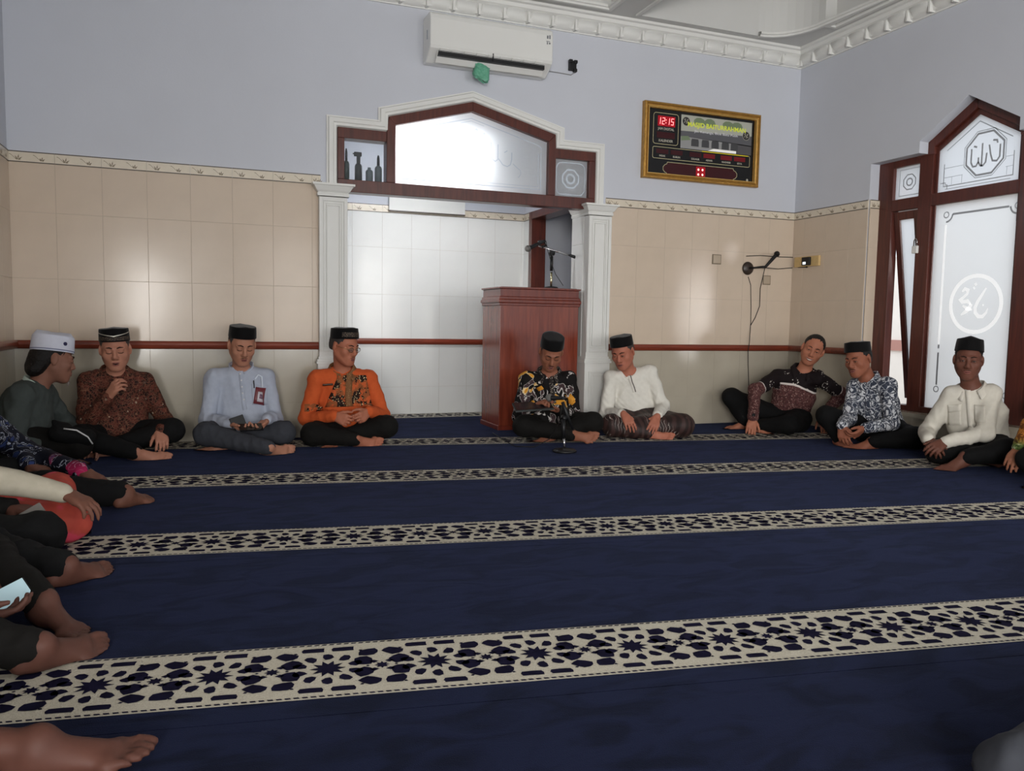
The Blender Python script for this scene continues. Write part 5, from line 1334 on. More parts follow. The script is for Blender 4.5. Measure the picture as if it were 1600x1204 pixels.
# maroon speckle with a black yoke of white flowers; attribute 'zone' 0 body .. 1 yoke, white seam between
t = NT('maroon_speckled_batik', .8, .2); z = t.attr('zone')
body = t.mix(t.step(t.voro(95), .30, .22), (92, 58, 56), (186, 160, 150)); body = t.mix(t.step(t.noise(60), .45, .6), body, (70, 40, 40))
vd = t.voro(13); ring = t.math('MULTIPLY', t.step(vd, .27, .30), t.step(vd, .40, .37)); pet = t.step(t.voro(70), .40, .30)
fl = t.math('MULTIPLY', ring, pet); yoke = t.mix(t.math('MAXIMUM', fl, t.step(vd, .12, .09)), (24, 16, 18), (200, 192, 184))
c = t.mix(t.step(z, .49, .51), body, yoke); m_batik_maroon = t.done(t.mix(t.math('MULTIPLY', t.step(z, .45, .465), t.step(z, .55, .535)), c, (216, 206, 200)))
# white and indigo leaf batik
t = NT('white_indigo_leaf_batik', .8, .2); w = t.warp(.09, 9); wv = t.noise(19, 2, vec=w, dist=1.6); e = t.voro(24, 'DISTANCE_TO_EDGE', vec=w)
c = t.mix(t.step(wv, .47, .50), (206, 208, 212), (58, 64, 78)); c = t.mix(t.math('MULTIPLY', t.step(e, .10, .06), t.step(wv, .52, .47)), c, (46, 50, 62))
m_batik_leaf = t.done(t.mix(t.math('MULTIPLY', t.step(e, .05, .02), t.step(wv, .49, .52)), c, (196, 198, 204)))
# dark blue batik with pink and white
t = NT('dark_blue_pink_batik', .8, .2); w = t.warp(.1, 8); n = t.noise(9, 2, vec=w); n2 = t.noise(16, 3, vec=w, dist=1.0)
c = t.mix(t.step(n2, .58, .61), (14, 16, 30), (44, 58, 104)); c = t.mix(t.math('MULTIPLY', t.step(n2, .50, .51), t.step(n2, .53, .52)), c, (170, 176, 190))
m_batik_blue = t.done(t.mix(t.math('MULTIPLY', t.step(n, .56, .57), t.step(t.sep(2), .22, .14)), c, (190, 36, 92)))
# sarongs and the green batik sleeve
t = NT('dark_brown_sarong', .6, .3); c = t.mix(t.step(t.wave(7, 5), .3, .8), (36, 23, 21), (60, 40, 37)); m_sarong = t.done(t.mix(t.math('MULTIPLY', t.step(t.wave(16, 9), .93, .97), t.step(t.noise(8), .5, .6)), c, (150, 140, 134)))
t = NT('coral_sarong', .7, .25); c = t.mix(t.noise(12, 3, dist=1), (196, 84, 66), (150, 52, 48)); m_coral = t.done(t.mix(t.step(t.noise(7), .55, .6), c, (206, 70, 92)))
t = NT('green_leaf_batik', .8, .2); w = t.warp(.06, 14); n = t.noise(26, 2, vec=w, dist=1.4); c = t.mix(t.step(n, .46, .5), (38, 46, 26), (96, 116, 60)); c = t.mix(t.step(n, .60, .63), c, (206, 210, 180))
m_batik_green = t.done(t.mix(t.step(t.sep(2), .19, .24), c, t.mix(t.step(n, .5, .54), (112, 66, 28), (186, 120, 52))))
m_capband = NT('gold_grey_cap_band', .7, .3); t = m_capband; m_capband = t.done(t.mix(t.step(t.voro(150), .3, .2), (46, 38, 34), (140, 122, 96)))
m_whitecap = cloth('white_knit_cap', (214, 216, 228), (200, 202, 216)); m_silver = mat('silver_braid', (176, 172, 160), .4, .5, metal=.4)
m_phone = mat('black_phone_glass', (18, 18, 20), .12, .5); m_screen = mat('lit_phone_screen', (170, 196, 204), .2, emit=.25)

def mid(a, b, t=.5): return V(a)*(1-t)+V(b)*t
def arm(sh, wr, pole, a=.275, b=.245): return knee(sh, wr, pole, a, b)
PEOPLE = []
# ------------------------------------------------------------------ man in the pale blue shirt
def man_blue():
    p = Person('man in a pale blue shirt and black cap looking down at a phone', (.20, -.30), (150, 106, 86))
    sh = [J(334, 590, -.24), J(415, 590, -.24)]; wr = [J(361, 661, -.50), J(417, 655, -.50)]
    p.pose(pelvis=J(380, 670, -.20), chest=J(377, 610, -.20), neck=J(377, 573, -.24), head=J(378, 539, -.31), sh=sh,
           el=[arm(sh[0], wr[0], J(316, 660, -.26)), arm(sh[1], wr[1], J(432, 660, -.26))], wr=wr, tips=[J(388, 674, -.58), J(397, 674, -.58)],
           hips=[J(357, 676, -.24), J(403, 676, -.24)], kn=[J(322, 678, -.50), J(442, 676, -.48)], an=[J(420, 700, z=.05), J(352, 694, -.42)], toes=[J(467, 701, z=.03), J(312, 700, -.44)],
           palms=((.35, -.2, .9), (-.35, -.2, .9)), curl=(42, 42), hrot=(10, 20, 2), girth=1.08, foot_up=((.1, -.8, .5), (-.2, -.3, .9)))
    p.finish_body(); p.hair(m=mat('grey_black_hair', (58, 54, 52), .7, bump=.5, bscale=150)); p.cap(); p.face('down', moustache=.6)
    p.shirt(m_ltblue, seed=3, amp=.011, lap=.25); p.trousers(m_grey, seed=4, amp=.011); p.collar(m_ltblue, wing=False, r=.056, h=.034)
    p.ribbon('shirt', [(376, 578), (378, 600), (381, 630), (383, 640)], .028, m_ltblue, 'placket', .002)
    p.dots('shirt', [(375, 584), (377, 594), (378, 604), (379, 614), (381, 624)], .006, m_button, 'button')
    p.patch('shirt', [(393, 600), (417, 602), (418, 632), (394, 632)], m_ltblue, 'pocket', .004)
    lan = p.ribbon('shirt', [(398, 592), (403, 586), (409, 589), (410, 604)], .010, mat('white_lanyard', (206, 214, 226), .6), 'lanyard', .008)
    bd = p.patch('shirt', [(399, 604), (416, 606), (412, 633), (395, 630)], mat('maroon_badge', (110, 48, 54), .4), 'badge', .010, 3)
    if bd:
        p.patch('shirt', [(402, 612), (411, 613), (409, 628), (400, 627)], mat('badge_card', (196, 190, 196), .4), 'badge_card', .0145, 3)
        p.patch('shirt', [(404, 616), (409, 617), (408, 623), (403, 622)], mat('badge_photo', (120, 92, 110), .4), 'badge_photo', .018, 2)
    p.ribbon('shirt', [(396, 594), (396.5, 606)], .006, m_black, 'pen', .008, 3)
    c = J(392, 667, -.60); e = empty('phone', tuple(c), 'black phone held low in both hands by the man in pale blue', 'phone')
    d = unit(J(400, 664, -.63)-J(384, 668, -.60)); o = MB().box(-.07, .07, -.036, .036, -.005, .004).build('phone_body', m_phone, e, bevel=.004); o.rotation_euler = (math.radians(28), 0, .15)
    o = MB().box(-.055, .03, -.005, .005, 0, .07).build('phone_cover', m_black, e, bevel=.003); o.location = (-.05, .045, .0); o.rotation_euler = (math.radians(-20), math.radians(-18), .1)
    return p
# ------------------------------------------------------------------ man in the orange shirt
def man_orange():
    p = Person('man in an orange shirt with glasses and an embroidered cap looking aside', (.82, -.30), (146, 92, 72))
    sh = [J(496, 591, -.26), J(576, 590, -.22)]; wr = [J(521, 650, -.46), J(577, 643, -.45)]
    p.pose(pelvis=J(541, 664, -.20), chest=J(535, 610, -.20), neck=J(534, 575, -.24), head=J(538, 541, -.31), sh=sh,
           el=[arm(sh[0], wr[0], J(478, 662, -.28)), arm(sh[1], wr[1], J(600, 655, -.26))], wr=wr, tips=[J(552, 660, -.55), J(553, 660, -.55)],
           hips=[J(520, 672, -.24), J(562, 668, -.24)], kn=[J(488, 678, -.48), J(604, 666, -.46)], an=[J(556, 687, z=.05), J(528, 684, -.38)], toes=[J(616, 690, z=.03), J(501, 696, z=.03)],
           palms=((.5, .3, -.2), (-.5, .3, -.2)), curl=(55, 55), hrot=(36, 14, 0), girth=1.08, foot_up=((.1, -.8, .5), (-.2, -.3, .9)))
    p.finish_body(); p.hair(m=mat('greying_hair', (52, 46, 44), .7, bump=.5, bscale=150)); p.cap(pitch=-14); p.face('down', moustache=.5)
    p.shirt(m_orange, seed=7, amp=.011, lap=.2); p.trousers(m_blk2, seed=8); p.collar(m_brownstrip, r=.058, open_=.2)
    p.patch('shirt', [(528, 586), (572, 586), (582, 634), (508, 636)], m_orange_pat, 'batik_panel', .003, 10)
    p.ribbon('shirt', [(546, 584), (545, 600), (544, 620), (545, 634)], .045, m_brownstrip, 'placket', .007)
    p.ribbon('shirt', [(503, 600), (521, 600)], .014, mat('name_tag', (70, 46, 34), .3), 'name_tag', .010, 4)
    p.ribbon('shirt', [(476, 637), (490, 636), (505, 640)], .05, m_orange_pat, 'cuff_band', .003, 4)
    # glasses
    g = p.g; mg = mat('gold_wire_frame', (150, 122, 84), .25, .5, metal=.8); ml = new_frosted('spectacle_lens', transp=.85)
    for k in (-1, 1):
        ring = [g(k*.031+.022*math.cos(a), -.0985+abs(.022*math.cos(a))*.12, .002+.016*math.sin(a)) for a in np.linspace(0, 2*math.pi, 18, endpoint=False)]
        MB().tube(ring, .0014, 6, closed=True).build('glasses_rim', mg, p.e); MB().add(ring, [tuple(range(18))]).build('glasses_lens', ml, p.e)
        MB().tube([g(k*.053, -.095, .006), g(k*.074, -.05, .008), g(k*.084, .012, .008)], .0014, 6).build('glasses_temple', mg, p.e)
    MB().tube([g(-.009, -.099, .004), g(0, -.101, .007), g(.009, -.099, .004)], .0014, 6).build('glasses_bridge', mg, p.e)
    cap_band(p, .010, .040, m_capband, h=.066)
    return p
def cap_band(p, z0, z1, m, h=.088, rx=.0845, ry=.1035, a0=-150, a1=-30, name='cap_band', peak=0):
    """embroidered band on the front of a cap"""
    mb = MB(); n = 24; vs = []
    for i in range(n+1):
        t = i/n; a = math.radians(a0+(a1-a0)*t); up = peak*(1-abs(2*t-1)) if peak else 0
        for z in (z0, z1):
            zz = z-(up if z == z1 else (up if peak else 0)); k = (1-.05*zz/h)*1.012
            vs.append(p.capP+p.capR@V(rx*p.hw*k*math.cos(a), ry*k*math.sin(a), zz)*p.sc)
    mb.add(vs, [(2*i, 2*i+2, 2*i+3, 2*i+1) for i in range(n)], 0, True); return mb.build(name, m, p.e)
# ------------------------------------------------------------------ man in brown batik
def man_brown():
    p = Person('man in dark brown batik gesturing with a raised hand, braid on his cap', (-.52, -.40), (150, 104, 86))
    sh = [J(138, 596, -.34), J(226, 597, -.30)]; wr = [J(168, 622, -.56), J(251, 672, -.50)]
    p.pose(pelvis=J(182, 676, -.26), chest=J(181, 616, -.28), neck=J(180, 581, -.32), head=J(180, 546, -.40), sh=sh,
           el=[arm(sh[0], wr[0], J(118, 680, -.40)), arm(sh[1], wr[1], J(258, 660, -.28))], wr=wr, tips=[J(188, 592, -.60), J(256, 705, -.62)],
           hips=[J(160, 682, -.30), J(204, 682, -.30)], kn=[J(126, 684, -.62), J(268, 672, -.46)], an=[J(212, 707, z=.05), J(165, 704, -.5)], toes=[J(262, 711, z=.03), J(128, 706, -.52)],
           palms=((.85, .4, .2), (-.2, .3, -.9)), curl=(45, 35), hrot=(4, 10, -3), girth=1.14, foot_up=((.1, -.7, .6), (-.2, -.3, .9)))
    p.finish_body(); p.hair(m=mat('shaved_grey_hair', (70, 60, 56), .8)); p.cap(h=.070, pitch=-8); p.face('down', 'open')
    cap_band(p, .004, .026, m_capband, peak=0, a0=-165, a1=-15, h=.07); cap_band(p, .046, .051, m_silver, h=.07, peak=.020, a0=-165, a1=-15, name='cap_braid')
    p.shirt(m_batik_brown, seed=11, amp=.011, lap=.3); p.trousers(m_blk, seed=12); p.collar(m_batik_brown, r=.060, open_=.25)
    return p
# ------------------------------------------------------------------ man with the folder in front of the podium
def man_black():
    p = Person('man in black and amber batik reading from a folder before the podium', (2.24, -.42), (124, 80, 62))
    A = anchor(2.24, -.36); sh = [A(823, 592), A(889, 592)]; wr = [A(835, 634, -.24), A(872, 640, -.24)]
    p.pose(pelvis=A(858, 664, .05), chest=A(857, 614, .06), neck=A(858, 580, .01), head=A(861, 550, -.08), sh=sh,
           el=[arm(sh[0], wr[0], A(806, 665, -.03)), arm(sh[1], wr[1], A(906, 665, .0))], wr=wr, tips=[A(858, 622, -.33), A(848, 636, -.33)],
           hips=[A(838, 668, .0), A(878, 668, .0)], kn=[A(818, 665, -.30), A(926, 660, -.25)], an=[A(893, 678, -.34), A(862, 676, -.24)], toes=[A(944, 679, -.36), A(840, 686, -.30)],
           palms=((0, .3, -.9), (0, -.2, .9)), curl=(25, 35), hrot=(-16, 36, 4), girth=1.02, foot_up=((.1, -.8, .5), (-.2, -.3, .9)))
    p.finish_body(); p.hair(); p.cap(); p.face('down', 'open', moustache=.8)
    p.shirt(m_batik_black, seed=15, amp=.011, lap=.3); p.trousers(m_blk2, seed=16); p.collar(m_collar_pat, r=.060, open_=.3)
    p.ribbon('shirt', [(860, 584), (862, 605), (866, 630)], .03, m_collar_pat, 'placket', .003)
    mbird = mat('amber_bird_print', (206, 140, 42), .8, var=.2, vscale=40)
    for pts in ([(819, 579), (829, 581), (836, 577), (848, 576), (843, 584), (836, 590), (826, 588)], [(874, 581), (881, 577), (884, 569), (889, 573), (886, 582), (884, 590), (879, 584)], [(882, 617), (892, 615), (897, 621), (899, 628), (894, 633), (889, 630), (888, 622)], [(838, 606), (846, 602), (850, 607), (842, 611)]):
        p.shape('shirt', pts, mbird, 'bird_print', .003)
    a, b, c, d = J(800, 632, -.55), J(858, 628, -.58), J(866, 640, -.72), J(806, 644, -.70)
    e = empty('folder', tuple((a+b+c+d)/4), 'black folder lying open on the lap of the man by the podium', 'folder')
    vs = [tuple(q-(a+b+c+d)/4) for q in (a, b, c, d)]
    MB().add(vs+[(x, y, z+.012) for x, y, z in vs], [(0, 3, 2, 1), (4, 5, 6, 7), (0, 1, 5, 4), (1, 2, 6, 5), (2, 3, 7, 6), (3, 0, 4, 7)]).build('cover', mat('dark_green_black_cover', (30, 34, 32), .5), e)
    vs2 = [tuple(V(v)*.93+V(0, 0, .0135)) for v in vs]; MB().add(vs2, [(0, 1, 2, 3)]).build('page', mat('dark_screen_page', (38, 38, 42), .2), e)
    return p
# ------------------------------------------------------------------ man in white with the sarong
def man_white():
    p = Person('man in a white collarless shirt and dark sarong leaning forward by the pilaster', (2.95, -.42), (146, 92, 74))
    A = anchor(2.95, -.36); sh = [A(955, 590, -.03), A(1015, 582, .03)]; wr = [A(974, 646, -.28), A(1027, 650, -.24)]
    p.pose(pelvis=A(1000, 666, .10), chest=A(988, 616, .05), neck=A(980, 580, -.01), head=A(973, 550, -.08), sh=sh,
           el=[arm(sh[0], wr[0], A(940, 662, -.05)), arm(sh[1], wr[1], A(1042, 650, .0))], wr=wr, tips=[A(998, 684, -.42), A(1016, 680, -.36)],
           hips=[A(982, 670, .05), A(1020, 668, .05)], kn=[A(958, 668, -.24), A(1066, 664, -.20)], an=[A(1012, 675, -.28), A(985, 672, -.16)], toes=[A(1055, 679, -.32), A(950, 674, -.14)],
           palms=((.2, .5, -.6), (-.3, .3, -.8)), curl=(22, 22), hrot=(-48, 22, -6), girth=1.06, foot_up=((.1, -.8, .5), (-.2, -.3, .9)))
    p.finish_body(); p.hair(m=mat('grey_temples_hair', (60, 54, 52), .7, bump=.5, bscale=150)); p.cap(); p.face('open')
    p.shirt(m_whiteshirt, seed=21, amp=.011, sleeve=.9); p.trousers(m_sarong, 'sarong', seed=22, cloth=True, fat=1.1); p.collar(m_whiteshirt, wing=False, r=.057, h=.028)
    dk = mat('dark_placket_trim', (74, 62, 58), .7)
    p.ribbon('shirt', [(981, 578), (986, 595), (992, 612)], .030, m_whiteshirt, 'placket', .003); p.ribbon('shirt', [(983, 580), (988, 597), (993, 612)], .006, dk, 'placket_trim', .006)
    return p
# ------------------------------------------------------------------ smiling man
def man_smile():
    p = Person('smiling bareheaded man in maroon and black batik leaning towards the corner', (4.15, -.50), (150, 98, 76))
    A = anchor(4.22, -.52); sh = [A(1216, 588, .0), A(1277, 590, -.02)]; wr = [A(1176, 652, -.34), A(1284, 650, .02)]
    def zone(P):
        q = p.q; out = np.zeros(len(P))
        up = unit(q['neck']-q['pelvis']); c = q['chest']+up*.055
        lat = p.lat; x = np.abs((P-c)@lat); z = (P-c)@up
        out = np.clip(.5+(z-.02-.25*np.maximum(x-.02, 0)*-1-.0)*6, 0, 1); tors = (P-c)@up > -.30
        for i in (0, 1):
            a, b = q['sh'][i], q['el'][i]; ba = b-a; t = np.clip(((P-a)@ba)/(ba@ba), -.2, 1.2); d = np.linalg.norm(P-a-ba*np.clip(t, 0, 1)[:, None], axis=1)
            near = (d < .085) & (x > .125); out = np.where(near, np.clip(.5+(.78-t)*4, 0, 1), out)
            ea, eb = q['el'][i], q['wr'][i]; fb = eb-ea; tt = ((P-ea)@fb)/(fb@fb); dd = np.linalg.norm(P-ea-fb*np.clip(tt, 0, 1)[:, None], axis=1); out = np.where((dd < .07) & (tt > .12), 0, out)
        return {'zone': out}
    p.pose(pelvis=A(1230, 656, .06), chest=A(1242, 612, .04), neck=A(1256, 577, .0), head=A(1270, 546, -.05), sh=sh,
           el=[arm(sh[0], wr[0], A(1170, 615, -.25)), arm(sh[1], wr[1], A(1300, 615, .06))], wr=wr, tips=[A(1172, 678, -.40), A(1290, 672, -.05)],
           hips=[A(1214, 660, .02), A(1246, 662, .0)], kn=[A(1143, 620, -.02), A(1232, 664, -.28)], an=[A(1164, 662, -.06), A(1180, 667, -.20)], toes=[A(1136, 664, -.12), A(1205, 676, -.28)],
           palms=((.2, .3, -.9), (0, .2, -.9)), curl=(22, 10), hrot=(-42, 8, 20), girth=1.0, foot_up=((-.3, -.3, .9), (-.1, -.3, .9)))
    p.finish_body(); p.hair(low=-.02); p.face('open', 'smile', brow=.9)
    p.shirt(m_batik_maroon, seed=25, amp=.011, attrs=zone); p.trousers(m_blk, seed=26); p.collar(m_batik_brown if False else cloth('black_collar', (30, 22, 24)), r=.058, open_=.25)
    w = p.q['wr'][0]; d = unit(p.q['tips'][0]-w); e = empty('wristwatch', tuple(w+p.base-d*.012), 'silver wristwatch on the wrist of the smiling man', 'watch')
    n = unit(np.cross(d, [0, 0, 1])); u = np.cross(n, d)
    MB().tube([(n*math.cos(a)+u*math.sin(a))*.031 for a in np.linspace(0, 2*math.pi, 18, endpoint=False)], .007, 8, closed=True).build('strap', m_steel, e)
    MB().lathe([(0, 0), (.014, 0), (.014, .006), (0, .007)], unit(u-V(0, .6, 0))*.032, 16, ax=unit(u-V(0, .6, 0))).build('dial', m_black, e)
    return p
# ------------------------------------------------------------------ man in the leaf batik
def man_leaf():
    p = Person('man in white and indigo leaf batik and black cap turned to the smiling man', (4.35, -1.20), (126, 78, 60))
    A = anchor(4.30, -1.20); sh = [A(1336, 604, .06), A(1388, 602, -.06)]; wr = [A(1315, 664, -.34), A(1352, 668, -.34)]
    p.pose(pelvis=A(1378, 676, .08), chest=A(1366, 628, .05), neck=A(1357, 590, .0), head=A(1341, 561, -.03), sh=sh,
           el=[arm(sh[0], wr[0], A(1322, 650, -.20)), arm(sh[1], wr[1], A(1412, 665, -.10))], wr=wr, tips=[A(1320, 694, -.40), A(1322, 690, -.42)],
           hips=[A(1360, 680, .05), A(1394, 682, .0)], kn=[A(1292, 650, -.10), A(1432, 684, -.20)], an=[A(1312, 692, -.22), A(1362, 698, -.26)], toes=[A(1340, 701, -.32), A(1318, 706, -.34)],
           palms=((.6, .3, -.2), (-.6, .3, -.2)), curl=(40, 45), hrot=(-74, 14, -6), girth=1.04, foot_up=((-.2, -.3, .9), (-.1, -.3, .9)))
    p.finish_body(); p.hair(); p.cap(); p.face('open', moustache=.7)
    p.shirt(m_batik_leaf, seed=31, amp=.011, lap=.15); p.trousers(m_blk, seed=32); p.collar(m_batik_leaf, r=.058, wing=False, h=.03)
    return p
# ------------------------------------------------------------------ man in white by the window
def man_window():
    p = Person('man in a cream white pocketed shirt sitting before the tall frosted window', (4.42, -1.95), (92, 58, 48))
    A = anchor(4.38, -2.03); sh = [A(1488, 617, .01), A(1548, 615, .0)]; wr = [A(1450, 686, -.24), A(1478, 690, -.28)]
    p.pose(pelvis=A(1533, 697, .05), chest=A(1524, 645, .03), neck=A(1517, 605, .0), head=A(1513, 562, -.05), sh=sh,
           el=[arm(sh[0], wr[0], A(1452, 672, -.04)), arm(sh[1], wr[1], A(1566, 700, -.16))], wr=wr, tips=[A(1464, 706, -.34), A(1452, 704, -.38)],
           hips=[A(1513, 702, .0), A(1552, 702, -.02)], kn=[A(1466, 704, -.22), A(1575, 704, -.24)], an=[A(1528, 708, -.22), A(1508, 714, -.34)], toes=[A(1566, 712, -.20), A(1486, 722, -.40)],
           palms=((.5, .3, -.5), (-.5, .3, -.6)), curl=(40, 40), hrot=(-50, 6, 2), girth=1.05, foot_up=((0, -.3, .9), (-.1, -.3, .9)), hw=.95)
    p.finish_body(); p.hair(); p.cap(h=.070, ridge=.02, top=.91); p.face('open', moustache=.4)
    p.shirt(m_white2, seed=35, amp=.011, lap=.2); p.trousers(m_blk, seed=36); p.collar(m_white2, r=.060, open_=.3, h=.036)
    p.ribbon('shirt', [(1512, 607), (1514, 630), (1516, 655), (1517, 672)], .03, m_white2, 'placket', .003)
    p.patch('shirt', [(1481, 634), (1502, 632), (1502, 664), (1482, 664)], m_white2, 'pocket', .004); p.patch('shirt', [(1480, 632), (1503, 631), (1502, 642), (1481, 644)], m_white2, 'pocket_flap', .007, 4)
    p.patch('shirt', [(1522, 632), (1540, 634), (1540, 660), (1523, 660)], m_white2, 'pocket', .004)
    r = p.on('trousers', 1460, 690)
    return p
PEOPLE = [man_blue(), man_orange(), man_brown(), man_black(), man_white(), man_smile(), man_leaf(), man_window()]
# ------------------------------------------------------------------ rows along the left and right walls
def generic(base, yaw, **over):
    """cross-legged sitter; local frame faces -y, turned by yaw degrees; returns pose() arguments in room coordinates"""
    c, s = math.cos(math.radians(yaw)), math.sin(math.radians(yaw))
    T = lambda p: V(base[0]+c*p[0]-s*p[1], base[1]+s*p[0]+c*p[1], p[2])
    m = lambda x, y, z: [T((-x, y, z)), T((x, y, z))]
    d = dict(pelvis=T((0, .0, .12)), chest=T((0, .03, .33)), neck=T((0, .0, .52)), head=T((0, -.05, .665)), sh=m(.165, .0, .455), wr=m(.13, -.33, .20), tips=m(.06, -.44, .16),
             hips=m(.09, -.03, .11), kn=m(.29, -.30, .13), an=[T((.05, -.36, .06)), T((-.03, -.44, .06))], toes=[T((.24, -.34, .03)), T((-.24, -.46, .03))], hrot=(yaw, 10, 0))
    d['T'] = T
    for k, v in over.items():
        if isinstance(v, dict):
            d[k] = list(d[k])
            for i, x in v.items(): d[k][i] = x
        else: d[k] = v
    T = d.pop('T')
    if 'el' not in d:
        d['el'] = [arm(d['sh'][0], d['wr'][0], T((-.30, .05, .15))), arm(d['sh'][1], d['wr'][1], T((.30, .05, .15)))]
    elif isinstance(d['el'], dict) or True:
        pass
    return d
def sitter(label, base, yaw, tone, shirt, pants, seed, cap=True, to=.94, cloth_=False, lapf=.25, sleeve=1.0, grow=0.0, hair='short', eyes='open', pant_name='trousers', **over):
    p = Person(label, base, tone); p.gh = .0095; p.pose(**generic(base, yaw, **over)); p.finish_body(.0066)
    p.hair(hair)
    if cap: p.cap()
    p.face(eyes); p.shirt(shirt, seed=seed, amp=.011, lap=lapf, sleeve=sleeve, grow=grow); p.trousers(pants, pant_name, seed=seed+1, to=to, cloth=cloth_, amp=.014); p.collar(shirt, open_=.2)
    return p
# man in the grey blazer and white cap, turned to his neighbour
pw = Person('man in a grey blazer and white cap with long hair, turned to his neighbour', (-.86, -.78), (120, 84, 70))
A = anchor(-.86, -.78)
shw = [A(33, 618, -.04), A(66, 612, .22)]; wrw = [A(100, 690, -.06), A(122, 690, .12)]
pw.pose(pelvis=A(34, 688, .08), chest=A(40, 640, .09), neck=A(58, 600, .08), head=A(83, 562, .08), sh=shw, el=[arm(shw[0], wrw[0], A(48, 700, -.10)), arm(shw[1], wrw[1], A(100, 660, .3))], wr=wrw, tips=[A(135, 702, -.08), A(140, 698, .10)],
        hips=[A(36, 692, -.02), A(44, 690, .16)], kn=[A(122, 694, -.10), A(120, 690, .28)], an=[A(70, 712, .0), A(96, 712, .10)], toes=[A(30, 716, .10), A(150, 716, -.02)], palms=((0, .3, -.9), (0, -.3, -.9)), curl=(35, 35), hrot=(112, 12, 6), girth=1.05)
pw.finish_body(); pw.hair('long'); pw.face('open', moustache=.6)
pw.cap(m_whitecap, h=.082, z=.046, pitch=-4, rx=.088, ry=.108, top=.96, ridge=.03, name='white_cap')
cap_band(pw, .002, .008, mat('grey_blue_cap_edge', (120, 124, 150), .7), rx=.088, ry=.108, a0=-180, a1=180, name='cap_edge')
mb = MB(); c0 = pw.capP
for r_, z_ in (((.011), .040),):
    a = math.radians(-158); cc_ = c0+pw.capR@V(.088*1.0*math.cos(a), .108*math.sin(a), z_); nn_ = unit(pw.capR@V(math.cos(a), math.sin(a), 0)); mb.lathe([(0, -.004), (.010, -.004), (.010, .002), (0, .003)], cc_, 14, ax=nn_)
mb.build('cap_badge', mat('navy_badge', (40, 40, 80), .6), pw.e)
pw.shirt(m_blazer, 'blazer', seed=41, amp=.011, lap=.25, grow=.008); pw.trousers(m_blk2, seed=42); pw.collar(m_mint, wing=False, h=.03)
g = pw.g; MB().tube([g(0, -.088, -.103), g(0, -.096, -.118), g(0, -.092, -.130)], [.010, .007, .002], 8).build('goatee', mat('grey_goatee', (120, 110, 104), .8), pw.e)
# black shoulder bag on his lap
bc = A(112, 676, -.16); bgo = empty('shoulder_bag', tuple(bc), 'black bag with white piping on the lap of the man in the white cap', 'bag')
S = SDF(); S.cap((-.06, 0, .0), (.07, .02, -.03), .05, .045, .03); S.cap((-.03, .03, .03), (-.08, .0, .06), .022, .012, .02); P, Q = S.mesh(.006); P = wrinkle(P, Q, .006, 3, 1.4)
link('bag_body', mesh_from('bag_body', P, Q, m_blk), bgo)
MB().tube([(-.03, -.05, .03), (.03, -.05, .02), (.08, -.035, -.02), (.10, -.02, -.06)], .004, 6).build('piping', m_button, bgo)
# the row along the left wall, from the corner towards the camera
TN_DIMMED = [(96, 63, 51), (98, 64, 52), (86, 56, 46), (80, 52, 44), (76, 49, 41)]  # skin tones darkened to paint in the dimness of the foreground
r_an = J(197, 771, z=.065); 
sitter('man in dark blue and pink batik, second along the left wall', (-.97, -1.86), 90, TN_DIMMED[0], m_batik_blue, m_blk, 51, neck=V(-.98, -1.86, .51), head=V(-1.0, -1.87, .65), el=[J(30, 702, z=.21), V(-.80, -1.55, .22)], sh={0: V(-.93, -2.0, .42)}, wr={0: J(126, 735, z=.155), 1: V(-.74, -1.72, .17)}, tips={0: J(165, 757, z=.10), 1: V(-.66, -1.78, .15)},
       kn={0: J(72, 764, z=.11), 1: V(-.68, -1.60, .13)}, an={0: r_an, 1: V(-.66, -1.80, .06)}, toes={0: J(240, 764, z=.05), 1: V(-.55, -1.70, .03)}, foot_up=((-.1, -.4, .85), (0, 0, 1)), curl=(45, 30), palms=((0, .2, -.95), (0, 0, -1)), lapf=.0)
sitter('man in cream sleeves and a coral sarong, third along the left wall', (-.96, -2.42), 90, TN_DIMMED[1], m_cream, m_coral, 55, cloth_=True, pant_name='sarong', el=[J(-40, 742, z=.30), V(-.86, -2.14, .2)], sh={0: V(-.93, -2.57, .42)}, wr={0: J(97, 769, z=.205), 1: V(-.82, -2.30, .16)}, tips={0: J(166, 800, z=.135), 1: V(-.74, -2.36, .15)},
       kn={0: J(104, 812, z=.085), 1: V(-.60, -1.98, .10)}, an={0: V(-.60, -2.16, .06), 1: V(-.56, -2.22, .06)}, toes={0: V(-.48, -2.06, .03), 1: V(-.46, -2.30, .03)}, curl=(28, 30), palms=((.3, .0, -.95), (0, 0, -1)), lapf=.0)
pm = sitter('man in black, fourth along the left wall, a phone edge in his hand', (-.95, -2.92), 90, TN_DIMMED[2], m_blk2, m_blk, 59, el=[V(-.84, -3.18, .20), V(-.84, -2.66, .20)], wr={0: J(-8, 832, y=-2.72), 1: V(-.66, -2.50, .16)}, tips={0: J(22, 838, y=-2.74), 1: V(-.58, -2.54, .15)},
       kn={0: V(-.66, -2.88, .12), 1: J(62, 836, z=.10)}, an={0: J(104, 886, z=.06), 1: V(-.60, -2.72, .06)}, toes={0: J(182, 870, z=.045), 1: V(-.5, -2.86, .03)}, foot_up=((-.1, -.5, .8), (0, 0, 1)), curl=(45, 40))
c = J(38, 812, y=-2.66); e = empty('phone', tuple(c), 'thin grey phone held above the black trousers of the fourth man on the left', 'phone'); o = MB().box(-.065, .065, -.035, .035, -.004, .004).build('phone_body', mat('grey_phone_edge', (120, 116, 112), .35), e, bevel=.003); o.rotation_euler = (.5, -.5, .3)
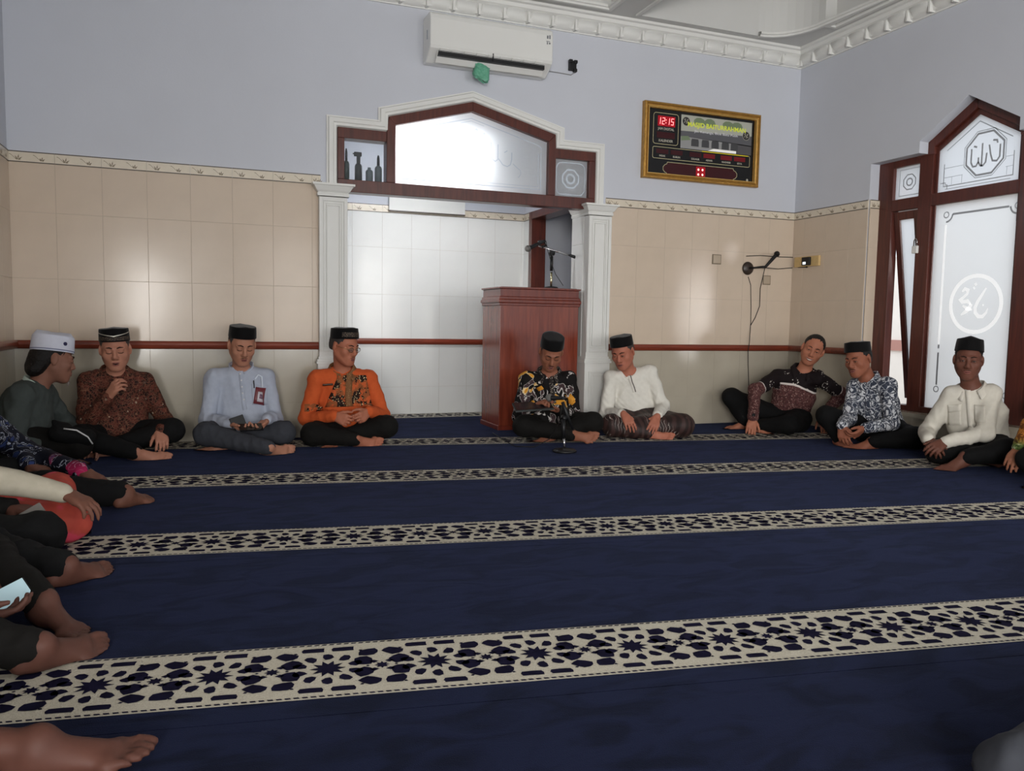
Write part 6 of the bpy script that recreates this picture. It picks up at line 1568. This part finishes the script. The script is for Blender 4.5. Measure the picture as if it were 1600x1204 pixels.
sitter('man in dark clothes, fifth along the left wall, holding a lit phone', (-.95, -3.42), 90, TN_DIMMED[3], m_blk, m_blk2, 63, el=[V(-.84, -3.66, .20), V(-.84, -3.16, .2)], wr={0: J(-60, 962, z=.09), 1: J(-40, 905, z=.10)}, tips={0: J(24, 958, z=.08), 1: J(4, 930, z=.11)},
       kn={0: V(-.60, -3.56, .10), 1: V(-.62, -2.98, .12)}, an={0: J(62, 1012, z=.06), 1: J(70, 942, z=.06)}, toes={0: J(190, 980, z=.045), 1: J(104, 957, z=.05)}, foot_up=((-.15, -.55, .8), (.3, -.2, .8)), curl=(30, 40), palms=((0, .3, .9), (.2, -.4, -.7)))
c = J(2, 938, z=.085); e = empty('phone', tuple(c), 'phone with a lit pale screen held at the left edge', 'phone'); o = MB().box(-.07, .07, -.036, .036, -.005, .0).build('phone_body', m_black, e, bevel=.003); o2_ = MB().box(-.066, .066, -.033, .033, -.0005, .001).build('screen', m_screen, e)
for q in (o, o2_): q.rotation_euler = (math.radians(38), math.radians(-20), math.radians(25))
sitter('man with bare shins, sixth along the left wall, nearest the camera', (-.95, -4.02), 90, TN_DIMMED[4], m_blk2, m_blk2, 67, to=.25, el=[V(-.84, -4.22, .20), V(-.80, -3.66, .2)], kn={0: V(-.66, -4.02, .10), 1: V(-.64, -3.66, .12)}, an={0: J(62, 1166, z=.065), 1: V(-.56, -3.80, .06)}, toes={0: J(206, 1140, z=.066), 1: V(-.47, -3.92, .03)}, foot_up=((0, 0, 1), (0, 0, 1)),
       wr={0: V(-.68, -4.14, .20), 1: V(-.66, -3.72, .2)}, tips={0: V(-.58, -4.14, .16), 1: V(-.56, -3.74, .16)})
# right wall, nearest the camera: only a hand and sleeve show
sitter('man in green and amber leaf batik at the right edge of the picture', (4.46, -2.92), -90, (130, 86, 66), m_batik_green, m_blk, 71, wr={0: J(1592, 700, y=-2.52)}, tips={0: J(1571, 738, y=-2.56)}, el=[J(1612, 664, y=-2.58), V(4.14, -3.22, .2)], kn={0: V(4.20, -2.62, .12), 1: V(4.18, -3.2, .13)}, an={0: V(4.22, -2.95, .06)}, toes={0: V(4.24, -3.15, .04)}, curl=(25, 30), palms=((.3, .3, -.9), (0, 0, -1)))
# neighbour of the photographer: a knee in the corner
sitter('person beside the camera, only a dark grey knee showing at lower right', (1.80, -4.95), 150, (120, 80, 66), m_blk2, m_grey, 75, kn={1: J(1605, 1225, z=.075)})

# ------------------------------------------------------------------ small pieces go under the part they belong to
OWN = {'body': ('eyebrow', 'eyelashes', 'eye', 'iris', 'eyelid', 'lip', 'teeth', 'mouth_line', 'nostril', 'moustache', 'goatee'),
       'shirt': ('collar', 'placket', 'placket_trim', 'button', 'pocket', 'pocket_flap', 'badge', 'badge_card', 'badge_photo', 'lanyard', 'pen', 'batik_panel', 'name_tag', 'cuff_band', 'bird_print'),
       'cap': ('cap_band', 'cap_braid', 'cap_edge', 'cap_badge')}
bpy.context.view_layer.update()
stem = lambda o: o.name.split('.')[0]
for e in [o for o in bpy.data.objects if stem(o) == 'person' and o.type == 'EMPTY']:
    kids = list(e.children)
    for own, names in OWN.items():
        host = [k for k in kids if stem(k) == own or (own == 'shirt' and stem(k) == 'blazer') or (own == 'cap' and stem(k) == 'white_cap')]
        if not host: continue
        inv = host[0].matrix_local.inverted()
        for k in kids:
            if stem(k) in names: k.parent = host[0]; k.matrix_parent_inverse = inv
for k in list(clk.children):
    if stem(k) not in ('frame', 'inner_bead', 'panel'): k.parent = scr
